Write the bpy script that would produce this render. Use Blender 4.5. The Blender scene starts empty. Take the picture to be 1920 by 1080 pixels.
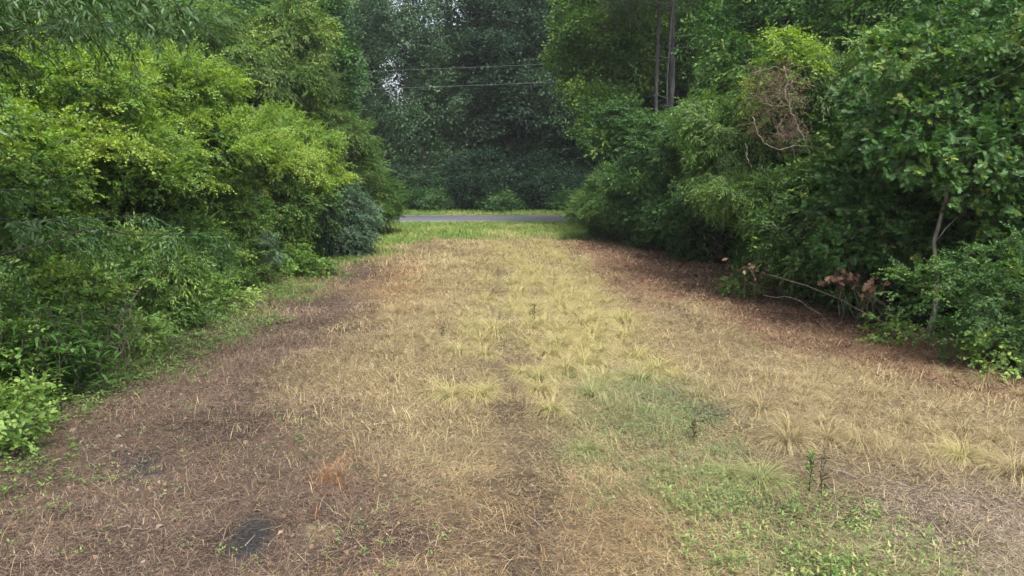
import bpy, math, random
import numpy as np

# ------------------------------------------------------------------ camera, sky, sun, exposure
scene = bpy.context.scene
C = scene.collection
cam_d = bpy.data.cameras.new("camera")
cam = bpy.data.objects.new("camera", cam_d)
C.objects.link(cam)
cam_d.sensor_width = 36.0
cam_d.lens = 25.7
cam_d.clip_end = 3000
cam.location = (0, 0, 3.0)
cam.rotation_euler = (math.radians(90 - 9.3), 0, 0)
scene.camera = cam

SUN_EL, SUN_AZ = math.radians(58), math.radians(158)      # azimuth measured clockwise from +Y (north)
world = bpy.data.worlds.new("World")
scene.world = world
world.use_nodes = True
wn = world.node_tree
bg = wn.nodes["Background"]
sky = wn.nodes.new("ShaderNodeTexSky")
sky.sky_type = 'NISHITA'
sky.sun_disc = False
sky.sun_elevation = SUN_EL
sky.sun_rotation = SUN_AZ
sky.air_density = 1.0
sky.dust_density = 6.0
sky.ozone_density = 1.0
hs = wn.nodes.new("ShaderNodeHueSaturation")
hs.inputs['Saturation'].default_value = 0.55
wn.links.new(sky.outputs[0], hs.inputs['Color'])
wn.links.new(hs.outputs[0], bg.inputs[0])
bg.inputs[1].default_value = 0.15

sun_d = bpy.data.lights.new("sun", 'SUN')
sun_d.energy = 1.5
sun_d.angle = math.radians(11)
sun_d.color = (1.0, 0.97, 0.92)
sun = bpy.data.objects.new("sun", sun_d)
C.objects.link(sun)
sun.location = (9, -25, 40)
sun.rotation_euler = (math.pi/2 - SUN_EL, 0, math.pi - SUN_AZ)

scene.view_settings.view_transform = 'Standard'
scene.view_settings.look = 'None'
scene.view_settings.gamma = 1
scene.view_settings.exposure = 1.32
cy = scene.cycles
cy.max_bounces = 6
cy.diffuse_bounces = 4
cy.glossy_bounces = 1
cy.transmission_bounces = 3
cy.transparent_max_bounces = 2
cy.volume_bounces = 0
cy.use_adaptive_sampling = True
cy.adaptive_threshold = 0.02
cy.use_denoising = True
cy.denoiser = 'OPENIMAGEDENOISE'
cy.caustics_reflective = False
cy.caustics_refractive = False

HAZE = .00045
rng = np.random.default_rng(7)
PI = math.pi

# ------------------------------------------------------------------ noise
_lat = rng.random((256, 256))
def noise2(x, y):
    x = np.asarray(x, float); y = np.asarray(y, float)
    xi = np.floor(x).astype(int); yi = np.floor(y).astype(int)
    fx = x - xi; fy = y - yi
    fx = fx*fx*(3-2*fx); fy = fy*fy*(3-2*fy)
    a = _lat[xi & 255, yi & 255]; b = _lat[(xi+1) & 255, yi & 255]
    c = _lat[xi & 255, (yi+1) & 255]; d = _lat[(xi+1) & 255, (yi+1) & 255]
    return (a*(1-fx)+b*fx)*(1-fy)+(c*(1-fx)+d*fx)*fy
def fbm(x, y, o=4):
    s = 0; a = .5; t = 0
    for i in range(o):
        s = s + a*noise2(x*2**i+17.3*i, y*2**i+9.1*i); t += a; a *= .5
    return s/t
def hz(x, y):
    """terrain height"""
    x = np.asarray(x, float); y = np.asarray(y, float)
    fade = np.clip((39.5-y)/3, 0, 1)
    z = .16*(fbm(x*.35, y*.35, 3)-.5) + .05*(fbm(x*2.1+5, y*2.1, 2)-.5)
    for cx, w in ((-.35, .32), (1.95, .3)):
        z = z - .05*np.exp(-((x-cx-.25*np.sin(y*.22))/w)**2)
    far = np.clip((y-49)/4, 0, 1)
    return z*np.maximum(fade, far) - .04*(1-np.maximum(fade, far))

# ------------------------------------------------------------------ materials
def nt(name):
    m = bpy.data.materials.new(name); m.use_nodes = True
    return m, m.node_tree.nodes, m.node_tree.links
def leaf_mat(name, cols, rough=.5, trans=.3, spec=.35):
    """cols: (position, rgb) stops over the per-leaf 'tint'; negative tint = twig"""
    m, N, K = nt(name)
    out = N["Material Output"]; P = N["Principled BSDF"]
    at = N.new("ShaderNodeAttribute"); at.attribute_name = "tint"
    r = N.new("ShaderNodeValToRGB"); K.new(at.outputs['Fac'], r.inputs[0])
    el = r.color_ramp.elements
    el[0].position = cols[0][0]; el[0].color = (*cols[0][1], 1)
    el[1].position = cols[-1][0]; el[1].color = (*cols[-1][1], 1)
    for p, c in cols[1:-1]:
        e = el.new(p); e.color = (*c, 1)
    lt = N.new("ShaderNodeMath"); lt.operation = 'LESS_THAN'; lt.inputs[1].default_value = -.2
    K.new(at.outputs['Fac'], lt.inputs[0])
    mx = N.new("ShaderNodeMix"); mx.data_type = 'RGBA'
    K.new(lt.outputs[0], mx.inputs['Factor']); K.new(r.outputs[0], mx.inputs['A'])
    mx.inputs['B'].default_value = (.10, .08, .055, 1)
    K.new(mx.outputs['Result'], P.inputs['Base Color'])
    P.inputs['Roughness'].default_value = rough
    P.inputs['Specular IOR Level'].default_value = spec
    tr = N.new("ShaderNodeBsdfTranslucent")
    hs = N.new("ShaderNodeHueSaturation"); hs.inputs['Hue'].default_value = .485
    hs.inputs['Saturation'].default_value = 1.15; hs.inputs['Value'].default_value = 1.4
    K.new(mx.outputs['Result'], hs.inputs['Color']); K.new(hs.outputs[0], tr.inputs[0])
    ms = N.new("ShaderNodeMixShader"); ms.inputs[0].default_value = trans
    K.new(P.outputs[0], ms.inputs[1]); K.new(tr.outputs[0], ms.inputs[2])
    K.new(ms.outputs[0], out.inputs[0])
    return m
def blade_mat(name, trans=.25, rough=.6):
    m, N, K = nt(name)
    out = N["Material Output"]; P = N["Principled BSDF"]
    at = N.new("ShaderNodeAttribute"); at.attribute_name = "col"
    K.new(at.outputs['Color'], P.inputs['Base Color'])
    P.inputs['Roughness'].default_value = rough
    P.inputs['Specular IOR Level'].default_value = .3
    tr = N.new("ShaderNodeBsdfTranslucent"); K.new(at.outputs['Color'], tr.inputs[0])
    ms = N.new("ShaderNodeMixShader"); ms.inputs[0].default_value = trans
    K.new(P.outputs[0], ms.inputs[1]); K.new(tr.outputs[0], ms.inputs[2]); K.new(ms.outputs[0], out.inputs[0])
    return m
def bark_mat(name, c1, c2, scale=14):
    m, N, K = nt(name); P = N["Principled BSDF"]
    tc = N.new("ShaderNodeTexCoord"); mp = N.new("ShaderNodeMapping")
    mp.inputs['Scale'].default_value = (1, 1, .22)
    K.new(tc.outputs['Object'], mp.inputs[0])
    no = N.new("ShaderNodeTexNoise"); no.inputs['Scale'].default_value = scale; no.inputs['Detail'].default_value = 5
    K.new(mp.outputs[0], no.inputs['Vector'])
    r = N.new("ShaderNodeValToRGB"); K.new(no.outputs[0], r.inputs[0])
    r.color_ramp.elements[0].position = .35; r.color_ramp.elements[0].color = (*c1, 1)
    r.color_ramp.elements[1].position = .68; r.color_ramp.elements[1].color = (*c2, 1)
    K.new(r.outputs[0], P.inputs['Base Color'])
    b = N.new("ShaderNodeBump"); b.inputs['Strength'].default_value = .6; b.inputs['Distance'].default_value = .03
    K.new(no.outputs[0], b.inputs['Height']); K.new(b.outputs[0], P.inputs['Normal'])
    P.inputs['Roughness'].default_value = .9
    return m

G = {
 'lime':  leaf_mat('lime_vine_leaves', [(0, (.06, .135, .02)), (.4, (.12, .23, .03)), (.75, (.19, .31, .045)), (1, (.34, .42, .08))], trans=.4),
 'vine':  leaf_mat('vine_leaves', [(0, (.026, .07, .017)), (.5, (.06, .14, .027)), (.8, (.12, .23, .038)), (1, (.22, .32, .06))]),
 'mid':   leaf_mat('mid_green_leaves', [(0, (.028, .078, .016)), (.5, (.058, .138, .024)), (.85, (.115, .215, .035)), (1, (.24, .33, .05))]),
 'dark':  leaf_mat('dark_green_leaves', [(0, (.020, .062, .016)), (.5, (.040, .108, .024)), (.85, (.08, .17, .034)), (1, (.18, .27, .045))], rough=.5, spec=.28),
 'blue':  leaf_mat('glaucous_leaves', [(0, (.035, .08, .042)), (.5, (.068, .135, .075)), (1, (.15, .235, .14))], rough=.55),
 'walnut': leaf_mat('pinnate_leaves', [(0, (.026, .072, .020)), (.6, (.054, .125, .034)), (1, (.11, .20, .06))], rough=.45, spec=.4),
 'light': leaf_mat('light_green_leaves', [(0, (.045, .11, .022)), (.5, (.085, .18, .035)), (.85, (.135, .25, .05)), (1, (.24, .36, .07))], trans=.38),
 'oak':   leaf_mat('oak_leaves', [(0, (.026, .072, .020)), (.5, (.050, .125, .030)), (.82, (.10, .19, .045)), (.92, (.20, .29, .065)), (1, (.38, .43, .12))], rough=.5, spec=.3),
 'far':   leaf_mat('far_wood_leaves', [(0, (.022, .06, .022)), (.5, (.044, .105, .036)), (1, (.10, .18, .06))], spec=.15),
 'far3':  leaf_mat('bluish_wood_leaves', [(0, (.014, .036, .022)), (.5, (.027, .06, .034)), (1, (.06, .105, .058))], spec=.15),
 'far2':  leaf_mat('greyish_wood_leaves', [(0, (.025, .06, .030)), (.5, (.052, .108, .050)), (1, (.105, .175, .08))], spec=.2),
 'pine':  leaf_mat('pine_needles', [(0, (.025, .05, .02)), (1, (.06, .10, .035))]),
 'bush':  leaf_mat('pale_weed_leaves', [(0, (.07, .14, .03)), (.6, (.14, .25, .05)), (1, (.26, .36, .09))], trans=.35),
 'dead':  leaf_mat('dead_brown_leaves', [(0, (.10, .055, .035)), (.6, (.20, .115, .075)), (1, (.38, .25, .18))], trans=.2, rough=.7),
 'brn':   leaf_mat('brownish_leaves', [(0, (.05, .06, .025)), (.5, (.08, .07, .03)), (1, (.13, .10, .045))], trans=.2, rough=.7),
}
BLADE = blade_mat('dry_and_green_blades')
LITTER = blade_mat('dry_litter', trans=.08, rough=.8)
BARK_GREY = bark_mat('grey_bark', (.045, .042, .04), (.16, .15, .14))
BARK_BROWN = bark_mat('brown_bark', (.03, .024, .02), (.09, .07, .055))
BARK_BLACK = bark_mat('dark_limb_bark', (.012, .011, .009), (.035, .03, .024))
BARK_PALE = bark_mat('pale_bark', (.13, .125, .11), (.34, .32, .28), 20)
BARK_PINE = bark_mat('pine_bark', (.022, .022, .024), (.085, .082, .085), 8)
VINE_DRY = bark_mat('dry_vine_bark', (.10, .08, .06), (.25, .20, .155), 30)
VINE_RED = bark_mat('reddish_twig', (.085, .062, .045), (.19, .14, .105), 30)

# ------------------------------------------------------------------ mesh building
class Geo:
    def __init__(s): s.V = []; s.L = []; s.S = []; s.A = []; s.n = 0
    def add(s, V, L, S, A):
        V = np.asarray(V, float).reshape(-1, 3)
        s.V.append(V); s.L.append(np.asarray(L, np.int64)+s.n); s.S.append(np.asarray(S, np.int64)); s.A.append(np.asarray(A, float))
        s.n += len(V)
    def inst(s, T, R, P, sc, tint=None):
        V, L, S, A = T; M = len(P)
        if M == 0: return
        X = np.einsum('mij,nj->mni', R, V)*np.asarray(sc).reshape(M, -1, 1 if np.ndim(sc) < 2 else 3)[:, :1, :] + P[:, None, :]
        n = len(V)
        LL = (L[None, :]+(np.arange(M)*n)[:, None]).ravel()
        if A.ndim == 1:
            AA = np.tile(A, (M, 1))
            if tint is not None: AA = np.where(AA > -.2, AA+np.asarray(tint)[:, None], AA)
            AA = AA.ravel()
        else:
            AA = np.tile(A, (M, 1, 1))
            if tint is not None: AA = AA*np.asarray(tint)[:, None, :]
            AA = AA.reshape(-1, 3)
        s.add(X.reshape(-1, 3), LL, np.tile(S, M), AA)
    def arrays(s):
        return np.concatenate(s.V), np.concatenate(s.L), np.concatenate(s.S), np.concatenate(s.A)
    def mesh(s, name, mat):
        V, L, S, A = s.arrays()
        me = bpy.data.meshes.new(name)
        me.vertices.add(len(V)); me.vertices.foreach_set('co', V.astype(np.float32).ravel())
        me.loops.add(len(L)); me.loops.foreach_set('vertex_index', L.astype(np.int32))
        me.polygons.add(len(S))
        st = np.concatenate([[0], np.cumsum(S)[:-1]]).astype(np.int32)
        me.polygons.foreach_set('loop_start', st)
        me.update(calc_edges=True)
        if A.ndim == 1:
            a = me.attributes.new('tint', 'FLOAT', 'FACE'); a.data.foreach_set('value', A.astype(np.float32))
        else:
            a = me.attributes.new('col', 'FLOAT_COLOR', 'FACE')
            a.data.foreach_set('color', np.concatenate([A, np.ones((len(A), 1))], 1).astype(np.float32).ravel())
        me.materials.append(mat)
        return me
    def build(s, name, mat, parent=None, loc=None):
        o = bpy.data.objects.new(name, s.mesh(name, mat)); C.objects.link(o)
        if parent is not None: o.parent = parent
        if loc is not None: o.location = loc
        return o

def norm(v): return v/np.maximum(np.linalg.norm(v, axis=-1, keepdims=True), 1e-9)
def frames(d, n):
    x = norm(d); z = norm(n-(n*x).sum(-1, keepdims=True)*x); y = np.cross(z, x)
    return np.stack([x, y, z], -1)
def tmpl(V, F, A=None):
    V = np.array(V, float); L = np.array([i for f in F for i in f]); S = np.array([len(f) for f in F])
    return V, L, S, (np.zeros(len(F)) if A is None else np.array(A, float))

def tag(o, label=None, cat=None, group=None, kind=None):
    if label: o['label'] = label
    if cat: o['category'] = cat
    if group: o['group'] = group
    if kind: o['kind'] = kind
    return o
def empty(name, loc, rz=0):
    o = bpy.data.objects.new(name, None); C.objects.link(o); o.location = loc; o.rotation_euler = (0, 0, rz)
    o.empty_display_size = .2
    return o

# tubes ---------------------------------------------------------------
def tube(geo, pts, rad, sides=7):
    pts = np.asarray(pts, float); n = len(pts); rad = np.asarray(rad, float)*np.ones(n)
    t = norm(np.gradient(pts, axis=0))
    ref = np.where(np.abs(t[:, 2:3]) > .9, np.array([[1., 0, 0]]), np.array([[0, 0, 1.]]))
    if abs(t[:, 2]).mean() > .6: ref = np.tile([[1., 0.02, 0]], (n, 1))
    else: ref = np.tile([[0.02, 0, 1.]], (n, 1))
    u = norm(np.cross(t, ref)); v = np.cross(t, u)
    a = np.arange(sides)*2*PI/sides
    ring = pts[:, None]+rad[:, None, None]*(np.cos(a)[None, :, None]*u[:, None]+np.sin(a)[None, :, None]*v[:, None])
    L = []; S = []
    for i in range(n-1):
        for j in range(sides):
            k = (j+1) % sides
            L += [i*sides+j, (i+1)*sides+j, (i+1)*sides+k, i*sides+k]; S.append(4)
    L += list(range(sides)); S.append(sides)
    L += [(n-1)*sides+j for j in range(sides)][::-1]; S.append(sides)
    geo.add(ring.reshape(-1, 3), L, S, np.zeros(len(S)))
def wig(p0, p1, n=6, amp=.1, sag=0, r=None):
    r = r or rng
    p0 = np.array(p0, float); p1 = np.array(p1, float)
    t = np.linspace(0, 1, n)[:, None]
    ln = np.linalg.norm(p1-p0)
    off = r.normal(0, amp*ln, (n, 3)); off[0] = 0; off[-1] = 0
    off = (off+np.roll(off, 1, 0))*.5; off[0] = 0
    p = p0+(p1-p0)*t+off
    p[:, 2] -= sag*4*(t*(1-t))[:, 0]
    return p

# ------------------------------------------------------------------ leaves (unit length along +x, normal +z)
LEAF2 = tmpl([(0, 0, 0), (.42, .27, .05), (1, 0, -.12), (.42, -.27, .05)], [(0, 2, 1), (0, 3, 2)])
LEAF6 = tmpl([(0, 0, 0), (.5, 0, .0), (1, 0, -.16), (.22, .24, .05), (.6, .25, .04), (.22, -.24, .05), (.6, -.25, .04)],
             [(0, 1, 4, 3), (1, 2, 4), (0, 5, 6, 1), (1, 6, 2)])
HEART = tmpl([(0, 0, 0), (.45, 0, -.02), (1, 0, -.2), (-.08, .26, .02), (.2, .42, .03), (.6, .3, .0), (-.08, -.26, .02), (.2, -.42, .03), (.6, -.3, .0)],
             [(0, 1, 5, 4, 3), (1, 2, 5), (0, 6, 7, 8, 1), (1, 8, 2)])
LANCE = tmpl([(0, 0, 0), (.35, .12, .02), (1, 0, -.22), (.35, -.12, .02), (.62, .10, -.04), (.62, -.10, -.04)], [(0, 3, 5, 2, 4, 1)])
def halfpoly(pts, z=.03):
    up = [(x, y, z*abs(y)*4-.1*x*x) for x, y in pts]
    n = len(up)
    V = [(0, 0, 0)]+up+[(1, 0, -.12)]+[(x, -y, zz) for x, y, zz in up]
    F = [tuple([0, n+1]+list(range(n, 0, -1))), tuple([0]+list(range(n+2, 2*n+2))+[n+1])]
    return tmpl(V, F)
OAKL = halfpoly([(.12, .05), (.2, .2), (.27, .22), (.32, .08), (.42, .30), (.55, .36), (.56, .1), (.7, .24), (.82, .22), (.82, .07)])
STAR = halfpoly([(-.02, .1), (-.12, .38), (.2, .22), (.38, .58), (.45, .22), (.62, .2)])
def make_spray(kind, r):
    """one leafy shoot; returns arrays. +x = growing direction, +z = upper side"""
    g = Geo()
    def put(T, d, n, p, s, jit=.55):
        d = np.array(d, float); n = np.array(n, float); M = len(d)
        d = d+r.normal(0, jit*.5, d.shape); n = n+r.normal(0, jit, n.shape)
        g.inst(T, frames(norm(d), norm(n)), np.array(p, float), np.array(s, float), r.random(M)*.45)
    def twig(pts, w=.004):
        pts = np.array(pts)
        V = np.concatenate([pts+[0, w, 0], pts-[0, w, 0]]); n = len(pts)
        L = []; S = []
        for i in range(n-1): L += [i, i+1, n+i+1, n+i]; S.append(4)
        g.add(V, L, S, np.full(len(S), -1.))
    def alt(T, Ls, N, l, ang=55, droop=.25, opp=False, w=.004, y0=0, x0=0, yaw=0, zn=1., hang=0):
        t = np.linspace(.08, 1, N)
        cy_, sy_ = math.cos(yaw), math.sin(yaw)
        def P(t): 
            x = t*Ls; return np.stack([x0+x*cy_, y0+x*sy_, -droop*Ls*t*t], -1)
        twig(P(np.linspace(0, 1, 4)), w)
        sides = [1, -1] if opp else [0]
        for s in sides:
            sg = np.where(np.arange(N) % 2 == 0, 1, -1) if s == 0 else np.full(N, s)
            a = np.radians(ang)*(1-.45*t)*sg+yaw
            d = np.stack([np.cos(a), np.sin(a), -droop*t-hang+0*t], -1)
            n = np.tile([[.15, 0, zn]], (N, 1))
            put(T, d, n, P(t), l*(.75+.5*r.random(N))*(1-.25*t))
    if kind == 'vine':
        alt(HEART, .42, 8, .095, 65, .3)
        alt(HEART, .30, 6, .085, 60, .2, yaw=.7)
    elif kind == 'fine':                      # small leaved climber / privet
        for k in range(5):
            alt(LEAF2, .14+.14*r.random(), 7, .052, 60, .1+.3*r.random(), opp=(k % 2 == 0), w=.002, x0=.06*k, y0=r.normal(0, .03), yaw=r.uniform(-1.2, 1.2), zn=r.uniform(.4, 1.2))
    elif kind == 'broad':
        alt(LEAF6, .40, 8, .105, 55, .25)
        alt(LEAF6, .28, 6, .095, 55, .2, x0=.05, yaw=-.8)
        alt(LEAF6, .25, 5, .095, 55, .2, x0=.05, yaw=.8)
    elif kind == 'lance':
        for k in range(4):
            alt(LANCE, .38+.15*r.random(), 9, .125, 48, .45, x0=.05*k, yaw=(k-1.5)*.45+r.normal(0, .1), hang=.25)
    elif kind == 'pinnate':
        for k in range(4):
            alt(LANCE, .42+.16*r.random(), 9, .115, 68, .55, opp=True, x0=.02*k, yaw=(k-1.5)*.65+r.normal(0, .15), hang=.15, w=.003)
    elif kind == 'feather':
        for k in range(5):
            alt(LEAF2, .34+.12*r.random(), 10, .06, 70, .3, opp=True, x0=.05*k, yaw=(k-2)*.42+r.normal(0, .1), w=.003)
    elif kind == 'oak':
        M = 9; a = r.uniform(-2.0, 2.0, M); t = r.random(M)
        p = np.stack([.05+.22*t, r.normal(0, .02, M), -.03*t], -1)
        put(OAKL, np.stack([np.cos(a), np.sin(a), r.normal(-.15, .25, M)], -1), np.tile([[.1, 0, 1.]], (M, 1)), p, .12+.06*r.random(M), .45)
        twig(np.array([(0, 0, 0), (.15, 0, 0), (.3, 0, -.02)]), .004)
    elif kind == 'star':
        alt(STAR, .36, 7, .105, 65, .25)
        alt(STAR, .26, 5, .095, 60, .2, yaw=.9)
        alt(STAR, .26, 5, .095, 60, .2, yaw=-.8)
    elif kind == 'far':
        M = 22; p = r.normal(0, 1, (M, 3))*[.24, .24, .09]+[.2, 0, 0]
        a = r.uniform(-PI, PI, M)
        put(LEAF2, np.stack([np.cos(a)+.4, np.sin(a), r.normal(-.2, .3, M)], -1), np.tile([[.2, 0, 1.]], (M, 1)), p, .14+.09*r.random(M), .5)
    elif kind == 'mass':
        M = 20; p = r.normal(0, 1, (M, 3))*[.18, .18, .07]+[.15, 0, 0]
        a = r.uniform(-PI, PI, M)
        put(LEAF2, np.stack([np.cos(a)+.5, np.sin(a), r.normal(-.25, .3, M)], -1), np.tile([[.2, 0, 1.]], (M, 1)), p, .11+.05*r.random(M), .5)
    elif kind == 'pine':
        for k in range(6):
            M = 26; c = r.normal(0, .16, 3)*[1.4, 1, .6]+[.2, 0, 0]
            d = r.normal(0, 1, (M, 3))+[.8, 0, .2]
            put(tmpl([(0, .012, 0), (1, .006, -.1), (1, -.006, -.1), (0, -.012, 0)], [(0, 3, 2, 1)]), d, r.normal(0, 1, (M, 3)), np.tile(c, (M, 1)), .24+.05*r.random(M), .2)
    return g.arrays()
_SPR = {}
def sprays(kind, n=5):
    if kind not in _SPR:
        r = np.random.default_rng(abs(hash(kind)) % 1000 if False else sum(map(ord, kind)))
        _SPR[kind] = [make_spray(kind, r) for _ in range(n)]
    return _SPR[kind]

def lobes_in(env, n, rr, r, squash=.8):
    """pack n clump centres inside the ellipsoids of env"""
    vol = np.array([e[3]*e[4]*e[5] for e in env]); idx = r.choice(len(env), n, p=vol/vol.sum())
    E = np.array(env)[idx]
    rad_ = np.where(r.random((n, 1)) < .82, r.uniform(.62, .95, (n, 1)), r.uniform(.1, .6, (n, 1)))
    u = norm(r.normal(0, 1, (n, 3)))*rad_*.92
    c = E[:, :3]+u*E[:, 3:6]
    rad = r.uniform(rr[0], rr[1], n)
    return np.concatenate([c, rad[:, None], rad[:, None], (rad*squash)[:, None]], 1)
def fill(geo, lobes, kind, n, r, scale=(.8, 1.25), up=.75, out=.6, droop=0., inner=.06, tint=0., top_only=None, zmin=.08, size_jit=None, cull=.74):
    """scatter n shoots over the outer shells of the clumps"""
    area = lobes[:, 3]*lobes[:, 4]
    T = sprays(kind)
    idx = r.choice(len(lobes), n, p=area/area.sum()); Lb = lobes[idx]
    u = norm(r.normal(0, 1, (n, 3))+[0, 0, .25])
    if top_only is not None:
        u[:, 2] = np.abs(u[:, 2])*.9+top_only; u = norm(u)
    wob = 1+.16*np.sin(u[:, 0]*5+idx)*np.sin(u[:, 1]*4.3+idx*1.7)+.12*np.sin(u[:, 2]*9+idx*.6)
    f = wob*(1-.3*r.random(n)**2)
    sp = r.random(n) < .05; f[sp] *= r.uniform(1.1, 1.5, sp.sum())
    ins = r.random(n) < inner
    f[ins] = r.random(ins.sum())**.5*.8
    P = Lb[:, :3]+u*Lb[:, 3:6]*f[:, None]
    # drop what lies deep inside other clumps
    keep = P[:, 2] > zmin
    for l in lobes:
        q = (((P-l[:3])/l[3:6])**2).sum(1)
        keep &= (q > cull**2) | ins
    keep &= (P[:, 2] > zmin)
    P = P[keep]; u = u[keep]; idx = idx[keep]; m = len(P)
    cen = lobes[:, :3].mean(0)
    o = norm(u*1.0+norm(P-cen)*.7)
    hr = r.normal(0, .62, (m, 3))
    d = norm(o*[1, 1, .5]+hr*[1, 1, .8]+[0, 0, .08-droop])
    nn = norm(np.array([0, 0, up])+o*out+r.normal(0, .42, (m, 3)))
    R = frames(d, nn)
    sc = r.uniform(scale[0], scale[1], m)
    lt = r.normal(0, .13, len(lobes))[idx]
    tt = np.clip(tint+.22+lt+r.normal(0, .10, m)+.22*(r.random(m) < .08), 0, .62)
    v = r.integers(0, len(T), m)
    for k in range(len(T)):
        q = v == k
        geo.inst(T[k], R[q], P[q], sc[q], tt[q])
    return P

def woody(geo, base, lobes, r, r0=.08, stems=1, top=None, nl=None, lean=.05, spread=.0):
    """trunk(s) and limbs reaching the clumps; coordinates relative to base"""
    base = np.array(base, float)
    L = lobes[np.argsort(lobes[:, 2])]
    if stems == 1:
        top = top or L[:, 2].max()*.85
        tx, ty = L[:, 0].mean(), L[:, 1].mean()
        ax = wig((base[0], base[1], base[2]-.1), (base[0]*.4+tx*.6, base[1]*.4+ty*.6, top), 9, lean*.4, r=r)
        tube(geo, ax, np.linspace(r0, r0*.25, 9), 9)
        use = L if nl is None else L[r.choice(len(L), min(nl, len(L)), replace=False)]
        for l in use:
            k = int(np.clip(np.searchsorted(ax[:, 2], l[2]-.5-.25*np.hypot(l[0]-tx, l[1]-ty)), 1, 8))
            rr = max(.012, r0*.45*(1-k/11))
            tube(geo, wig(ax[k], l[:3], 6, .07, -.04*np.linalg.norm(l[:3]-ax[k]), r), np.linspace(rr, rr*.25, 6), 5)
    else:
        use = L if nl is None else L[r.choice(len(L), min(nl, len(L)), replace=False)]
        for i, l in enumerate(use):
            b = base+[r.normal(0, spread), r.normal(0, spread), -.05]
            tube(geo, wig(b, l[:3], 8, .06, -.05, r), np.linspace(r0*r.uniform(.5, 1), r0*.2, 8), 5)

SEED = [100]
root_lobes = {}
def plant(name, label, cat, base, env, mix, mat, nlobes=12, rr=(.5, .9), group=None, bark=None, r0=.06, stems=1,
          trunk_part=None, extra=None, nl=None, squash=.8, **kw):
    """mix: list of (shoot kind, count, options).  World-space env; parts hang under an Empty at base."""
    SEED[0] += 1
    r = np.random.default_rng(SEED[0])
    bz = float(hz(base[0], base[1]))
    root = empty(name, (base[0], base[1], bz))
    tag(root, label, cat, group)
    off = np.array([base[0], base[1], bz])
    e = [tuple(np.array(q[:3])-off)+tuple(q[3:]) for q in env]
    lobes = lobes_in(e, nlobes, rr, r, squash)
    g = Geo()
    for k, n, o in mix:
        o = dict(kw, **o); fill(g, lobes, k, n, r, **o)
    g.build('crown' if stems == 1 else 'foliage', G[mat], root)
    w = Geo(); woody(w, (0, 0, 0), lobes, r, r0, stems, nl=nl, spread=.25 if stems > 1 else 0)
    w.build(trunk_part or ('trunk' if stems == 1 else 'stems'), bark or BARK_BROWN, root)
    root_lobes[root.name] = (lobes+np.array([*off, 0, 0, 0]), r)
    return root
def crown_part(root, lobes, kind, n, mat, name, r, **o):
    g = Geo(); fill(g, lobes, kind, n, r, **o)
    return g.build(name, G[mat], root)

# ------------------------------------------------------------------ ground zones (metres)
ZONES = {
'brown': [(-5.54,25.18),(-5.42,18.32),(-5.66,14.35),(-6.17,10.79),(-6.65,8.23),(-6.6,3.5),(-.6,3.5),(-.27,5.68),(-.88,6.73),(-2.09,8.6),(-2.92,10.79),(-2.78,14.35),(-3.27,20.16)],
'red': [(2.03,30.91),(3.94,28.33),(6.24,19.2),(6.72,14.1),(7.82,9.95),(12,6),(13,14),(10,34),(4,33)],
'redrim': [(2.03,30.91),(3.94,28.33),(7.24,19.2),(8.72,14.1),(10,9.95),(8.1,7.9),(6.3,9.3),(4.9,11.6),(3.59,13.8),(2.7,16.8),(2.0,21)],
'grey': [(2.9,7.26),(3.75,7.41),(5.41,6.73),(8,6),(6,3.5),(3.2,4.2),(3.25,4.89),(2.83,6.06)],
'green': [(.31,8.23),(1.56,10.35),(2.48,9.95),(2.65,7.88),(2.7,6.73),(3.06,5.77),(3.3,3.6),(1.5,3.6),(1.6,6.06),(.75,6.99)],
'fresh': [(2.05,6.7),(2.6,6.5),(3.1,5.4),(3.6,3.6),(1.7,3.6),(1.8,5.6)],
'bluegreen': [(1.48,10.35),(2.43,10.08),(2.75,8.41),(1.9,8.3),(1.22,9.46)],
'orange': [(-3.79,22.4),(-1.98,22.4),(-1.84,15.48),(-2.78,14.35),(-3.66,18.32)],
'orange2': [(-2.05,7.1),(-1.83,7.4),(-1.55,6.6),(-1.8,6.4)],
'rut': [(-.75,26),(-.4,26),(-.1,18),(-.05,14.35),(.25,9.01),(.4,7.0),(.35,4),(-.1,4),(-.15,7.26),(-.35,9.46),(-.5,14.35),(-.5,18)],
'char1': [(-4.16,7.3),(-3.75,7.36),(-3.5,6.92),(-3.85,6.7)],
'char2': [(-2.31,6.06),(-2.05,5.91),(-1.98,5.42),(-2.15,5.2),(-2.32,5.5)],
'char3': [(3.01,15.01),(4.05,15.12),(3.93,14.25),(2.97,14.25)],
'char4': [(1.75,10.1),(2.35,10.0),(2.75,8.7),(2.35,8.6)],
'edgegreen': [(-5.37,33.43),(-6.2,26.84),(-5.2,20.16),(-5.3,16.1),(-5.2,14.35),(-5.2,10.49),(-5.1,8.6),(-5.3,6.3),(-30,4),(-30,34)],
'bottomstraw': [(-.3,6.6),(1.77,6.73),(1.5,3.5),(-.5,3.5)],
'verge': [(-12,41),(-30,41),(-30,34),(-5.4,33.4),(-6.7,27),(-5.2,22.6),(-4.4,28.3),(-3.6,31),(1,32),(3.2,31.2),(4.5,32),(30,32),(30,41)],
'farverge': [(-60,47.7),(60,47.7),(60,51),(-60,51)],
'wood': [(-90,50.5),(90,50.5),(90,140),(-90,140)],
}
SOFT = {'brown': .8, 'red': .4, 'redrim': .45, 'grey': .8, 'green': .8, 'fresh': .5, 'bluegreen': .3, 'orange': .7, 'orange2': .3, 'rut': .25, 'char1': .15,
        'char2': .1, 'char3': .25, 'char4': .25, 'edgegreen': .9, 'bottomstraw': .9, 'verge': .7, 'farverge': .3, 'wood': .5}
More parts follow.
